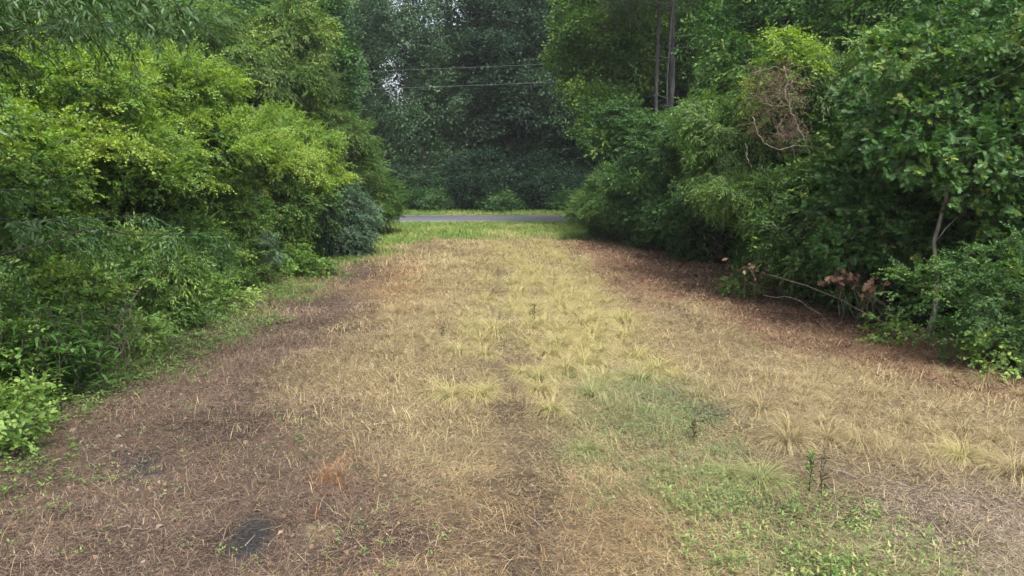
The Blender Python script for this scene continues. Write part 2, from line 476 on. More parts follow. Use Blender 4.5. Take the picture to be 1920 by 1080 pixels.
STREN = {'brown': .93, 'orange': .5, 'orange2': .6, 'rut': .6, 'green': .5, 'bluegreen': .35, 'char1': .8, 'char2': .9, 'char3': .5, 'char4': .7, 'bottomstraw': .6, 'grey': .85, 'fresh': .5, 'edgegreen': .75, 'redrim': .85}
ORDER = ['redrim', 'red', 'brown', 'orange', 'grey', 'bottomstraw', 'green', 'bluegreen', 'fresh', 'rut', 'orange2', 'edgegreen', 'verge', 'farverge', 'wood', 'char1', 'char2', 'char3', 'char4']
def sdist(poly, x, y):
    p = np.array(poly, float); q = np.roll(p, -1, 0)
    ins = np.zeros(x.shape, bool); dm = np.full(x.shape, 1e9)
    for (ax, ay), (bx, by) in zip(p, q):
        c = ((ay > y) != (by > y)) & (x < (bx-ax)*(y-ay)/((by-ay) if by != ay else 1e-9)+ax)
        ins ^= c
        t = np.clip(((x-ax)*(bx-ax)+(y-ay)*(by-ay))/((bx-ax)**2+(by-ay)**2), 0, 1)
        dm = np.minimum(dm, np.hypot(x-ax-t*(bx-ax), y-ay-t*(by-ay)))
    return np.where(ins, dm, -dm)
def zone_w(k, x, y):
    s = SOFT[k]
    nz = (fbm(x*.9/max(s, .2)*.5+31, y*.9/max(s, .2)*.5, 3)-.5)*s*3.2
    return np.clip((sdist(ZONES[k], x, y)+nz)/s*.5+.5, 0, 1)*STREN.get(k, 1)
def pick_zone(x, y, r):
    z = np.full(x.shape, 0)
    for i, k in enumerate(ORDER):
        w = zone_w(k, x, y)
        z = np.where(r.random(x.shape) < w, i+1, z)
    return z
SOIL = {'base': (.165, .125, .075), 'redrim': (.105, .058, .038), 'red': (.085, .052, .032), 'brown': (.07, .052, .040), 'orange': (.19, .11, .055), 'grey': (.15, .115, .085),
        'bottomstraw': (.15, .105, .062), 'green': (.11, .105, .05), 'bluegreen': (.11, .11, .065), 'fresh': (.09, .10, .04), 'rut': (.085, .065, .045), 'orange2': (.24, .10, .03),
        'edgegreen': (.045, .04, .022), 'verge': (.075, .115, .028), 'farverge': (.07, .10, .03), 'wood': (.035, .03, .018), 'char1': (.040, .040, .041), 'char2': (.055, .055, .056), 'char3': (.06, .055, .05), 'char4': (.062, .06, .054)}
def soil_color(x, y):
    c = np.tile(np.array(SOIL['base']), (len(x), 1))
    for k in ORDER:
        w = zone_w(k, x, y)[:, None]
        c = c*(1-w)+np.array(SOIL[k])*w
    v = .75+.5*fbm(x*2.3, y*2.3, 4)
    bare = np.clip((fbm(x*.9+70, y*.9, 4)-.56)*9, 0, 1)*(y < 40)
    v = v*(1-.25*bare)
    return c*v[:, None]

# ------------------------------------------------------------------ ground sheet
def axis(lo, hi, step, far, grow=1.18):
    a = list(np.arange(lo, hi+1e-6, step)); s = step; h = [a[-1]]
    while h[-1] < far: s *= grow; h.append(h[-1]+s)
    s = step; l = [a[0]]
    while l[-1] > -far: s *= grow; l.append(l[-1]-s)
    return np.array(l[:0:-1]+a+h[1:])
gx = axis(-8, 10, .08, 900)
gy = axis(3, 34, .08, 900)
X, Y = np.meshgrid(gx, gy)
x = X.ravel(); y = Y.ravel()
z = hz(x, y)+.012*(fbm(x*7, y*7, 2)-.5)*(np.abs(x) < 14)*(y < 40)
nx, ny = len(gx), len(gy)
I = (np.arange(ny-1)[:, None]*nx+np.arange(nx-1)[None, :]).ravel()
me = bpy.data.meshes.new('ground')
me.vertices.add(len(x)); me.vertices.foreach_set('co', np.stack([x, y, z], -1).astype(np.float32).ravel())
L = np.stack([I, I+1, I+nx+1, I+nx], -1).ravel()
me.loops.add(len(L)); me.loops.foreach_set('vertex_index', L.astype(np.int32))
me.polygons.add(len(I)); me.polygons.foreach_set('loop_start', (np.arange(len(I))*4).astype(np.int32))
me.update(calc_edges=True)
a = me.attributes.new('col', 'FLOAT_COLOR', 'POINT')
a.data.foreach_set('color', np.concatenate([soil_color(x, y), np.ones((len(x), 1))], 1).astype(np.float32).ravel())
me.polygons.foreach_set('use_smooth', np.ones(len(I), bool))
gm, N, K = nt('ground_soil_and_thatch'); P = N["Principled BSDF"]
at = N.new("ShaderNodeAttribute"); at.attribute_name = 'col'
tc = N.new("ShaderNodeTexCoord")
n1 = N.new("ShaderNodeTexNoise"); n1.inputs['Scale'].default_value = 26; n1.inputs['Detail'].default_value = 6; n1.inputs['Distortion'].default_value = 1.2
n2 = N.new("ShaderNodeTexNoise"); n2.inputs['Scale'].default_value = 120; n2.inputs['Detail'].default_value = 3; n2.inputs['Distortion'].default_value = 2.5
K.new(tc.outputs['Object'], n1.inputs['Vector']); K.new(tc.outputs['Object'], n2.inputs['Vector'])
mr = N.new("ShaderNodeMapRange"); mr.inputs[1].default_value = .3; mr.inputs[2].default_value = .7; mr.inputs[3].default_value = .5; mr.inputs[4].default_value = 1.5
K.new(n1.outputs[0], mr.inputs[0])
mr2 = N.new("ShaderNodeMapRange"); mr2.inputs[1].default_value = .3; mr2.inputs[2].default_value = .7; mr2.inputs[3].default_value = .6; mr2.inputs[4].default_value = 1.4
K.new(n2.outputs[0], mr2.inputs[0])
mm = N.new("ShaderNodeMath"); mm.operation = 'MULTIPLY'; K.new(mr.outputs[0], mm.inputs[0]); K.new(mr2.outputs[0], mm.inputs[1])
vm = N.new("ShaderNodeVectorMath"); vm.operation = 'SCALE'; K.new(at.outputs['Color'], vm.inputs[0]); K.new(mm.outputs[0], vm.inputs['Scale'])
K.new(vm.outputs[0], P.inputs['Base Color']); P.inputs['Roughness'].default_value = .95; P.inputs['Specular IOR Level'].default_value = .15
bp = N.new("ShaderNodeBump"); bp.inputs['Strength'].default_value = .7; bp.inputs['Distance'].default_value = .03
K.new(mm.outputs[0], bp.inputs['Height']); K.new(bp.outputs[0], P.inputs['Normal'])
me.materials.append(gm)
go = bpy.data.objects.new('ground', me); C.objects.link(go); tag(go, kind='structure')

# road ----------------------------------------------------------------
rm, N, K = nt('worn_asphalt'); P = N["Principled BSDF"]
tc = N.new("ShaderNodeTexCoord")
n1 = N.new("ShaderNodeTexNoise"); n1.inputs['Scale'].default_value = 60; n1.inputs['Detail'].default_value = 4
mp = N.new("ShaderNodeMapping"); mp.inputs['Scale'].default_value = (.12, 1.3, 1)
n2 = N.new("ShaderNodeTexNoise"); n2.inputs['Scale'].default_value = 1.0; n2.inputs['Detail'].default_value = 4
K.new(tc.outputs['Object'], n1.inputs['Vector']); K.new(tc.outputs['Object'], mp.inputs[0]); K.new(mp.outputs[0], n2.inputs['Vector'])
r1 = N.new("ShaderNodeValToRGB"); K.new(n2.outputs[0], r1.inputs[0])
r1.color_ramp.elements[0].position = .35; r1.color_ramp.elements[0].color = (.055, .060, .070, 1)
r1.color_ramp.elements[1].position = .7; r1.color_ramp.elements[1].color = (.105, .112, .122, 1)
mr = N.new("ShaderNodeMapRange"); mr.inputs[1].default_value = .3; mr.inputs[2].default_value = .7; mr.inputs[3].default_value = .75; mr.inputs[4].default_value = 1.25
K.new(n1.outputs[0], mr.inputs[0])
vm = N.new("ShaderNodeVectorMath"); vm.operation = 'SCALE'; K.new(r1.outputs[0], vm.inputs[0]); K.new(mr.outputs[0], vm.inputs['Scale'])
K.new(vm.outputs[0], P.inputs['Base Color']); P.inputs['Roughness'].default_value = .8
g = Geo()
xs = np.linspace(-120, 120, 241)
yn = 41.2+.12*(fbm(xs*.8, xs*0+3, 3)-.5)*2; yf = 47.7+.1*(fbm(xs*.8, xs*0+8, 3)-.5)*2
rows = [np.stack([xs, yn, xs*0-.045], -1), np.stack([xs, yn+.03, xs*0+.012], -1), np.stack([xs, xs*0+44.4, xs*0+.05], -1), np.stack([xs, yf-.03, xs*0+.012], -1), np.stack([xs, yf, xs*0-.045], -1)]
V = np.concatenate(rows); n = len(xs); L = []; S = []
for k in range(4):
    for i in range(n-1): L += [k*n+i, k*n+i+1, (k+1)*n+i+1, (k+1)*n+i]; S.append(4)
g.add(V, L, S, np.zeros(len(S)))
ro = g.build('road', rm); tag(ro, kind='structure')
# worn pale edge line and a gravelly lip
pm, N, K = nt('worn_road_paint'); P = N["Principled BSDF"]
P.inputs['Base Color'].default_value = (.36, .36, .35, 1); P.inputs['Roughness'].default_value = .8
g = Geo(); r = np.random.default_rng(5)
for (x0, x1, yy, w) in ((-14, -1.2, 47.0, .09), (-16, -4.6, 41.75, .09), (1.0, 4, 47.0, .05)):
    xx = x0
    while xx < x1:
        ln = r.uniform(.2, 1.2)
        zt = .012+(yy-41.23)/(3.17)*.038 if yy < 44.4 else .012+(47.67-yy)/3.27*.038
        g.add([(xx, yy-w, zt+.004), (xx+ln, yy-w*r.uniform(.6, 1), zt+.004), (xx+ln, yy+w*r.uniform(.4, 1), zt+.004), (xx, yy+w, zt+.004)], [0, 1, 2, 3], [4], [0.])
        xx += ln+r.uniform(.0, .25)
po = g.build('road_line', pm); tag(po, kind='structure')

# ------------------------------------------------------------------ blades
def blades(geo, P, az, ln, wd, el, curve, segs, col, taper=True, tipcol=None):
    """vectorised arching strips. el: starting elevation, curve: total bend downwards (radians)"""
    M = len(P)
    k = segs+1
    d = np.stack([np.cos(az), np.sin(az)], -1); side = np.stack([-np.sin(az), np.cos(az), 0*az], -1)
    c = np.array(P, float); pts = [c.copy()]
    for i in range(segs):
        e = el-curve*(i+.5)/segs
        c = c+np.concatenate([d*(np.cos(e)*ln/segs)[:, None], (np.sin(e)*ln/segs)[:, None]], 1); pts.append(c.copy())
    pts = np.stack(pts, 1)                                     # M,k,3
    pts[:, 1:, 2] = np.maximum(pts[:, 1:, 2], P[:, None, 2]+.004)
    tp = (1-.85*(np.arange(k)/segs)**1.5) if taper else np.ones(k)
    w = wd[:, None, None]*tp[None, :, None]*.5*side[:, None, :]
    V = np.stack([pts-w, pts+w], 2).reshape(-1, 3)
    b = (np.arange(M)*2*k)[:, None, None]; s = (np.arange(segs)*2)[None, :, None]
    L = (b+s+np.array([0, 2, 3, 1])[None, None, :]).ravel()
    col = np.asarray(col)
    if tipcol is None: CC = np.repeat(col, segs, 0)
    else:
        t = ((np.arange(segs)+.5)/segs)[None, :, None]**.7
        CC = (col[:, None]*(1-t)+tipcol[:, None]*t).reshape(-1, 3)
    geo.add(V, L, np.full(M*segs, 4), CC)

PAL = {
 'base': [(.34, .275, .14), (.27, .21, .105), (.20, .15, .08), (.43, .36, .20), (.13, .10, .055)],
 'redrim': [(.20, .10, .06), (.26, .15, .09), (.13, .07, .045), (.30, .21, .13)],
 'red': [(.17, .09, .055), (.12, .07, .045), (.22, .14, .09)],
 'brown': [(.19, .13, .095), (.13, .088, .064), (.07, .047, .037), (.28, .215, .16), (.16, .09, .06), (.10, .065, .05), (.22, .165, .125)],
 'orange': [(.36, .22, .10), (.40, .29, .15), (.28, .16, .08)],
 'grey': [(.30, .24, .185), (.22, .165, .12), (.16, .12, .09), (.38, .32, .25)],
 'bottomstraw': [(.33, .23, .115), (.24, .155, .08), (.40, .30, .17), (.14, .095, .06), (.34, .20, .09)],
 'green': [(.30, .26, .13), (.22, .20, .09), (.17, .18, .07), (.36, .32, .18)],
 'bluegreen': [(.22, .23, .13), (.27, .26, .16), (.16, .19, .10)],
 'fresh': [(.14, .20, .06), (.24, .24, .10), (.30, .27, .14)],
 'rut': [(.16, .12, .08), (.11, .08, .06), (.24, .18, .11)],
 'orange2': [(.42, .17, .05), (.34, .13, .04), (.48, .24, .09)],
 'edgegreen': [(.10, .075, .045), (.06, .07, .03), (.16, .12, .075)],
 'verge': [(.13, .19, .05), (.20, .22, .07), (.10, .15, .04)],
 'farverge': [(.12, .17, .05), (.18, .20, .07)],
 'wood': [(.08, .06, .04)],
 'char1': [(.05, .045, .045), (.09, .075, .06)], 'char2': [(.05, .048, .046)], 'char3': [(.09, .08, .07), (.16, .12, .09)], 'char4': [(.12, .115, .10), (.20, .185, .14)]}
ZN = ['base']+ORDER
def zone_cols(zi, r, jit=.18):
    out = np.zeros((len(zi), 3))
    for i, k in enumerate(ZN):
        q = zi == i
        if q.any():
            p = np.array(PAL[k]); out[q] = p[r.integers(0, len(p), q.sum())]
    return out*(1+r.normal(0, jit, (len(zi), 1)))
def scatter(n, y0, y1, r, xl=None, xr=None, power=1.0):
    """points across the clearing; left and right limits widen/narrow with the tree lines"""
    y = y0+(y1-y0)*r.random(n)**power
    L = -6.9-np.clip((9-y)*.2, 0, 1.5) if xl is None else xl
    Rr = np.interp(y, [3, 8, 10, 14, 19, 28, 31, 40], [9.2, 9.2, 8.6, 7.6, 7.0, 4.8, 4.5, 6]) if xr is None else xr
    L = np.where(y > 33, -10., L)
    return L+(Rr-L)*r.random(n), y
def on_ground(x, y, dz=0.): return np.stack([x, y, hz(x, y)+dz], -1)

# lying litter
r = np.random.default_rng(21); g = Geo()
for (y0, y1, n, ws, ls) in ((3.6, 8, 300000, .9, 1.1), (8, 13, 230000, 1.3, 1.2), (13, 20, 130000, 2.0, 1.4), (20, 33, 90000, 3.2, 1.8)):
    x, y = scatter(n, y0, y1, r)
    zi = pick_zone(x, y, r); cl = np.clip(zone_cols(zi, r), .01, .7)
    bare = np.clip((fbm(x*.9+70, y*.9, 4)-.56)*9, 0, 1)*.5
    cl = cl*(.72+.56*fbm(x*1.3+20, y*1.3, 3))[:, None]
    charz = np.isin(zi, [ZN.index(q) for q in ('char1', 'char2')])
    keep = (r.random(n) > bare) & ~(charz & (r.random(n) < .85)) & ~((zi == ZN.index('verge')) & (r.random(n) < .6)) & ~((zi == ZN.index('edgegreen')) & (r.random(n) < .4))
    x = x[keep]; y = y[keep]; cl = cl[keep]; m = len(x)
    ln = r.gamma(2.2, .024, m)*ls+.018
    blades(g, on_ground(x, y, .004+.03*r.random(m)**2), r.uniform(0, 2*PI, m), ln, (.0022+.003*r.random(m)**2)*ws, r.normal(.12, .22, m), r.normal(.2, .5, m), 2, cl)
lo = g.build('dead_grass_litter', LITTER)
tag(lo, 'flat brown and straw coloured dead grass litter over the clearing', 'litter', kind='stuff')

# loose standing / bent dead grass
r = np.random.default_rng(22); g = Geo()
dens = {'base': 1., 'redrim': .12, 'red': .04, 'brown': .07, 'orange': .7, 'grey': .08, 'bottomstraw': .9, 'green': 1., 'bluegreen': .7, 'fresh': .8, 'rut': .3, 'orange2': .9,
        'edgegreen': .25, 'verge': .3, 'farverge': 0, 'wood': 0, 'char1': .05, 'char2': .03, 'char3': .2, 'char4': .4}
dv = np.array([dens[k] for k in ZN])
for (y0, y1, n, ws, ls) in ((3.6, 8, 75000, 1, 1), (8, 13, 70000, 1.4, 1.), (13, 20, 60000, 2.1, 1.1), (20, 34, 60000, 3.4, 1.25)):
    x, y = scatter(n, y0, y1, r)
    zi = pick_zone(x, y, r)
    patch = np.clip((fbm(x*1.7+3, y*1.7, 3)-.38)*6, .05, 1)*np.clip((fbm(x*5+3, y*5, 2)-.3)*3.5, .1, 1)
    keep = r.random(n) < dv[zi]*patch
    x = x[keep]; y = y[keep]; zi = zi[keep]; m = len(x)
    cl = np.clip(zone_cols(zi, r)*1.12, .01, .8)
    ln = r.uniform(.10, .30, m)*ls
    flow = 4*fbm(x*.5, y*.5, 2)*PI
    blades(g, on_ground(x, y, 0), flow+r.normal(0, 1.1, m), ln, (.0028+.002*r.random(m))*ws, r.uniform(.3, 1.25, m), r.uniform(.6, 1.9, m), 3, cl)
so = g.build('dead_grass', BLADE)
tag(so, 'thin bent straw coloured dead grass covering the open ground', 'dead grass', kind='stuff')

# dark dead stubble stalks (left) 
r = np.random.default_rng(23); g = Geo()
x, y = scatter(9000, 4, 24, r, xl=-6.4, xr=-1.2)
w = zone_w('brown', x, y)*np.clip((fbm(x*1.3, y*1.3+40, 3)-.42)*7, 0, 1); keep = r.random(len(x)) < w
x = x[keep]; y = y[keep]; m = len(x)
cl = np.array([(.09, .06, .045), (.055, .04, .033), (.13, .085, .06), (.19, .14, .10)])[r.integers(0, 4, m)]*(1+r.normal(0, .15, (m, 1)))
blades(g, on_ground(x, y), r.uniform(0, 2*PI, m), r.uniform(.04, .14, m), r.uniform(.005, .011, m)*np.clip(y/9, 1, 2), r.uniform(1.1, 1.6, m), r.normal(0, .25, m), 2, cl)
x2, y2 = scatter(700, 4, 30, r); m = len(x2)
blades(g, on_ground(x2, y2), r.uniform(0, 2*PI, m), r.uniform(.06, .2, m), r.uniform(.004, .009, m)*np.clip(y2/9, 1, 2), r.uniform(1.0, 1.6, m), r.normal(0, .3, m), 2, np.tile([[.10, .07, .05]], (m, 1)))
st = g.build('stubble', LITTER)
tag(st, 'dark brown upright cut stalks standing in the dead ground', 'stubble', kind='stuff')

# green grass of the verge and the strip under the left thicket
r = np.random.default_rng(24); g = Geo()
GR = np.array([(.15, .25, .05), (.20, .29, .065), (.11, .19, .04), (.27, .31, .09), (.36, .34, .14)])
for (xl, xr, y0, y1, n, ws) in ((-11, 9, 30, 41.3, 80000, 3.6), (-34, 34, 47.6, 50.6, 60000, 4.2), (-8, -3, 18, 31, 26000, 2.6)):
    x = r.uniform(xl, xr, n); y = r.uniform(y0, y1, n)
    if y0 < 47:
        w = zone_w('verge', x, y)+(.35*zone_w('edgegreen', x, y) if y1 < 32 else 0)
        keep = r.random(n) < w; x = x[keep]; y = y[keep]
    m = len(x)
    pt = fbm(x*.5, y*.5, 3); ci = np.clip((pt*9-2.2+r.normal(0, .8, m)).astype(int), 0, 4)
    cl = GR[ci]*(1+r.normal(0, .15, (m, 1)))
    yy = np.maximum(y-47, 0)
    blades(g, on_ground(x, y), r.uniform(0, 2*PI, m), r.uniform(.10, .26, m)*(1+.5*(y > 49)), (.004+.003*r.random(m))*ws, r.uniform(.9, 1.5, m), r.uniform(.2, 1.2, m), 2, cl)
vo = g.build('verge_grass', BLADE); tag(vo, 'bright green mown grass beside the road', 'grass', kind='stuff')
r = np.random.default_rng(27); g = Geo()
TZ = [(-1.1, 8.6), (-2.6, 14), (-3.0, 31), (2.0, 31), (3.6, 20), (5.3, 13), (7.5, 9.6), (6.2, 7.4), (4.4, 7.3), (3.3, 8.2), (2.9, 9.8), (1.7, 10.6), (1.1, 9.0), (.5, 9.0), (-.3, 10), (-.6, 8.8)]
for (y0, y1, n, ws) in ((6.5, 12, 24000, 1.3), (12, 19, 46000, 1.9), (19, 31, 60000, 3.3)):
    x = r.uniform(-3.2, 7.5, n); y = r.uniform(y0, y1, n)
    w = np.clip(sdist(TZ, x, y)/.8+.5+(fbm(x*1.1, y*1.1, 3)-.5)*2, 0, 1)*np.clip((fbm(x*1.9+7, y*1.3, 3)-.33)*5, .03, 1)
    w *= 1-zone_w('rut', x, y); w *= np.where(x > 2.6, .3, .75)
    keep = r.random(n) < w; x = x[keep]; y = y[keep]; m = len(x)
    cc = np.array([(.40, .345, .185), (.33, .29, .13), (.46, .40, .23), (.26, .25, .11), (.34, .25, .14)])[np.clip((fbm(x*.6+50, y*.6, 2)*3.2-.6+r.normal(0, 1, m)).astype(int), 0, 4)]
    cc = np.where((x > 2.4)[:, None], cc*[1.0, .94, 1.05], cc)*(1+r.normal(0, .15, (m, 1)))
    fl = -1.2+5*(fbm(x*.7+9, y*.7, 2)-.5)
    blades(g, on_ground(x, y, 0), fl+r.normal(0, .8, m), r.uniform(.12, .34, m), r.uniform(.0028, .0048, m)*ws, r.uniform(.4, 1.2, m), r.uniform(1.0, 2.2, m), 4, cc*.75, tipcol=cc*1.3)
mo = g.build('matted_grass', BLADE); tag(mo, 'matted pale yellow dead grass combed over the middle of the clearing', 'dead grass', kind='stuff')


# green low herbs in the near green patch and thin edge weeds
r = np.random.default_rng(25); g = Geo()
def herbs(n, xl, xr, y0, y1, wf, cols, ln, h):
    x = r.uniform(xl, xr, n); y = r.uniform(y0, y1, n)
    keep = r.random(n) < wf(x, y); x = x[keep]; y = y[keep]; m = len(x)
    for k in range(6):
        az = r.uniform(0, 2*PI, m)
        z = r.uniform(.01, h, m)
        cl = np.array(cols)[r.integers(0, len(cols), m)]*(1+r.normal(0, .18, (m, 1)))
        p = on_ground(x+.03*np.cos(az), y+.03*np.sin(az)); p[:, 2] += z
        l = ln*r.uniform(.6, 1.4, m)
        blades(g, p, az, l, l*.34, r.normal(.35, .35, m), r.uniform(.3, 1.2, m), 3, cl)
    blades(g, on_ground(x, y), r.uniform(0, 6.28, m), np.full(m, h), np.full(m, .003), r.uniform(1.1, 1.55, m), r.normal(0, .3, m), 2, np.tile([[.16, .17, .07]], (m, 1)))
patchy = lambda x, y, s=1.6, t=.45: np.clip((fbm(x*s+11, y*s+5, 3)-t)*8, 0, 1)
herbs(13000, .2, 3.2, 6, 10.6, lambda x, y: zone_w('green', x, y)*(.25+.75*patchy(x, y)), [(.15, .20, .075), (.12, .175, .07), (.20, .24, .10)], .026, .09)
herbs(2800, 1.0, 2.9, 8.0, 10.6, lambda x, y: zone_w('bluegreen', x, y), [(.17, .20, .08), (.19, .22, .09)], .03, .07)
herbs(7500, 1.3, 3.9, 3.6, 7.0, lambda x, y: zone_w('fresh', x, y)*(.3+.7*patchy(x, y, 2.4)), [(.12, .20, .05), (.16, .24, .07), (.10, .17, .045), (.26, .28, .10)], .042, .13)
herbs(1500, -6.6, -.5, 4, 9, lambda x, y: .12+.5*patchy(x, y, 1.5, .52), [(.12, .19, .06), (.17, .23, .08)], .03, .05)
herbs(20000, -7.6, -3.8, 6, 30, lambda x, y: zone_w('edgegreen', x, y)*.7+.5*patchy(x, y, .9, .47)*np.clip((-4.2-x)*1.0, 0, 1), [(.10, .18, .045), (.15, .24, .05), (.08, .14, .04)], .055, .12)
herbs(5000, 3.5, 9.5, 8, 31, lambda x, y: zone_w('red', x, y)*.45*patchy(x, y, .8, .45), [(.09, .17, .04), (.15, .24, .05)], .055, .12)
herbs(9000, -9, 6, 28, 41, lambda x, y: zone_w('verge', x, y)*.4, [(.16, .26, .05), (.12, .2, .04), (.2, .3, .06)], .09, .12)
ho = g.build('low_weeds', BLADE); tag(ho, 'low green creeping weeds mixed into the dead grass', 'weeds', kind='stuff')

# leaf litter under the right tree line
r = np.random.default_rng(26); g = Geo()
n = 26000; x = r.uniform(2, 10.5, n); y = r.uniform(8, 31, n)
keep = r.random(n) < np.maximum(zone_w('redrim', x, y), zone_w('red', x, y)); x = x[keep]; y = y[keep]; m = len(x)
cl = np.array([(.16, .08, .05), (.21, .115, .07), (.10, .055, .04), (.25, .165, .11), (.13, .085, .065)])[r.integers(0, 5, m)]
l = r.uniform(.03, .075, m)*np.clip(y/13, 1, 1.3)
DRYLEAF = (LEAF6[0]*np.array([1, 1.25, 2.2]), LEAF6[1], LEAF6[2], np.ones((4, 3)))
def dry_leaves(x, y, l, cl):
    m = len(x); a = r.uniform(0, 6.28, m)
    R_ = frames(np.stack([np.cos(a), np.sin(a), r.normal(.05, .3, m)], -1), r.normal(0, .45, (m, 3))+[0, 0, 1])
    g.inst(DRYLEAF, R_, on_ground(x, y, .015), l, cl*(1+r.normal(0, .15, (m, 1))))
dry_leaves(x, y, l, cl)
n = 9000; x, y = scatter(n, 3.6, 24, r); keep = r.random(n) < np.where(zone_w('brown', x, y) > .4, .9, .35); x = x[keep]; y = y[keep]; m = len(x)
cl = np.array([(.13, .085, .055), (.18, .12, .08), (.08, .055, .04), (.22, .17, .12), (.10, .07, .05)])[r.integers(0, 5, m)]
l = r.gamma(3, .008, m)+.012
dry_leaves(x, y, l, cl)
n = 1500; x, y = scatter(n, 3.6, 20, r); l = r.gamma(3, .06, n)+.05
blades(g, on_ground(x, y, .02), r.uniform(0, 6.28, n), l, r.uniform(.004, .008, n), r.normal(.08, .12, n), r.normal(.1, .25, n), 3, np.array([(.13, .10, .08), (.30, .25, .19), (.07, .05, .04)])[r.integers(0, 3, n)])
lf = g.build('fallen_leaves', LITTER); tag(lf, 'reddish brown fallen leaves along the right tree line', 'fallen leaves', kind='stuff')

# ------------------------------------------------------------------ grass tufts: individuals
def tuft_mesh(kind, r):
    g = Geo()
    n = {'gold': 420, 'green': 420, 'straw': 320, 'brown': 90, 'rust': 260}[kind]
    az = r.uniform(0, 2*PI, n); rad = .07*np.sqrt(r.random(n))
    P0 = np.stack([rad*np.cos(az), rad*np.sin(az), 0*az], -1)
    az2 = az+r.normal(0, .5, n)
    az2 = np.arctan2(np.sin(az2)-.35, np.cos(az2)+.15)          # most blades lean one way
    P0[:, :2] *= 1+1.3*r.random((n, 1))
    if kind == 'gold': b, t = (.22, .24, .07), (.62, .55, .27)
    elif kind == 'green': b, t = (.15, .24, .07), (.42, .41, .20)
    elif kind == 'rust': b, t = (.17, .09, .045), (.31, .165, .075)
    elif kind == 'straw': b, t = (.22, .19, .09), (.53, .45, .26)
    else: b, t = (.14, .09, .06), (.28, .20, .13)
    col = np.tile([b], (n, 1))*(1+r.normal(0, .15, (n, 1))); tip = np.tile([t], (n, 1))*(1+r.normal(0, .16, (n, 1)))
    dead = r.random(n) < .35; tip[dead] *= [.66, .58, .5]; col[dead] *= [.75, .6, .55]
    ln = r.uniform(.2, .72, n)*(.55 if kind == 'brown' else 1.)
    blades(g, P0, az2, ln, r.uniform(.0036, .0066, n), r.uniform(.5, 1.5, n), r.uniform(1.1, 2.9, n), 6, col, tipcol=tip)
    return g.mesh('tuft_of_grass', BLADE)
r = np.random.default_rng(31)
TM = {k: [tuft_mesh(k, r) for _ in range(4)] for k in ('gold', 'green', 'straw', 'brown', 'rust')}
placed = []
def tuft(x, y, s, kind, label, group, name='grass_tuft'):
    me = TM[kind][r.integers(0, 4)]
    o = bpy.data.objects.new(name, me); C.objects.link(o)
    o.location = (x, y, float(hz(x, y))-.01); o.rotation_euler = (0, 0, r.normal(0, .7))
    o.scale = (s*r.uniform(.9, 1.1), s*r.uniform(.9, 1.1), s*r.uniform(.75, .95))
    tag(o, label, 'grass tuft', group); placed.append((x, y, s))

# prominent tufts, each singled out
for x, y, s, k, lb in [
 (.50, 8.84, .78, 'gold', 'yellow bent tuft at the near left corner of the green patch'),
 (1.08, 9.5, .95, 'green', 'wide tuft with a bright green heart at the top left of the green patch'),
 (1.87, 10.35, .98, 'green', 'star-shaped pale tuft with green core just behind the grey ash patch'),
 (2.53, 9.5, .8, 'straw', 'straw tuft on the right rim of the grey ash patch'),
 (.39, 10.3, .95, 'gold', 'large drooping golden tuft beside the dark wheel rut, front of the big clump'),
 (.82, 10.75, 1.0, 'gold', 'golden tuft leaning over its neighbours in the middle of the big clump'),
 (3.08, 7.75, 1.05, 'straw', 'biggest orange-gold tuft in the near right, alone beside the green weeds'),
 (3.14, 8.9, .95, 'straw', 'orange-gold tuft directly behind the biggest near right tuft'),
 (3.84, 7.69, .8, 'straw', 'straw tuft to the right of the biggest near right tuft'),
 (4.71, 7.29, .75, 'gold', 'pale gold upright tuft with green base near the bare grey litter'),
 (5.02, 6.92, .95, 'straw', 'straw tuft cut off by the right edge of the photo'),
 (2.42, 6.75, .8, 'green', 'sprawling green and yellow tuft between the fresh weeds and the bare litter'),
 (2.15, 6.95, .7, 'green', 'green and yellow tuft inside the green patch, left of its sprawling twin'),
 (2.39, 10.45, .62, 'gold', 'small golden tuft touching the right side of the star-shaped tuft'),
 (-1.73, 8.41, .55, 'brown', 'dark reddish brown dead tuft standing alone left of the centre'),
 (-1.78, 6.85, .42, 'rust', 'low rust orange tuft of dead weeds left of the centre'),
 (-1.62, 5.75, .38, 'straw', 'straw tuft right of the near black soil patch'),
 (-3.21, 8.8, .5, 'brown', 'thin brown and green tuft alone on the dark brown ground'),
 (-.43, 10.49, .65, 'straw', 'flattened pale tuft on the left side of the dark wheel rut'),
 (.78, 7.48, .6, 'green', 'tall thin green tuft at the left edge of the green patch'),
 (4.2, 13.7, .6, 'straw', 'pale tuft nearest to the dead twigs of the right tree line'),
]:
    tuft(x, y, s*(.88 if k == 'straw' else 1.), k, lb, 'grass tufts of the clearing')
TUFTZ = [(-1.1, 8.6), (-2.4, 14), (-2.4, 29), (1.6, 30), (3.2, 20), (4.3, 14), (7, 10), (6.4, 6.6), (4.4, 7.2), (3.3, 8.2), (2.9, 9.8), (1.7, 10.6), (1.1, 9.0), (.5, 9.2), (-.3, 10), (-.6, 8.8)]
cx = r.uniform(-3, 7, 9000); cyy = 6.4+24*r.random(9000)**1.8
dd = sdist(TUFTZ, cx, cyy)
groups = {'gold': ('bent golden green tuft in the middle strip', 'golden tufts in the middle'),
          'straw': ('pale straw tuft right of the golden strip', 'straw tufts on the right half'),
          'brown': ('small thin dry tuft left of the golden strip', 'thin tufts on the left half')}
cnt = 0
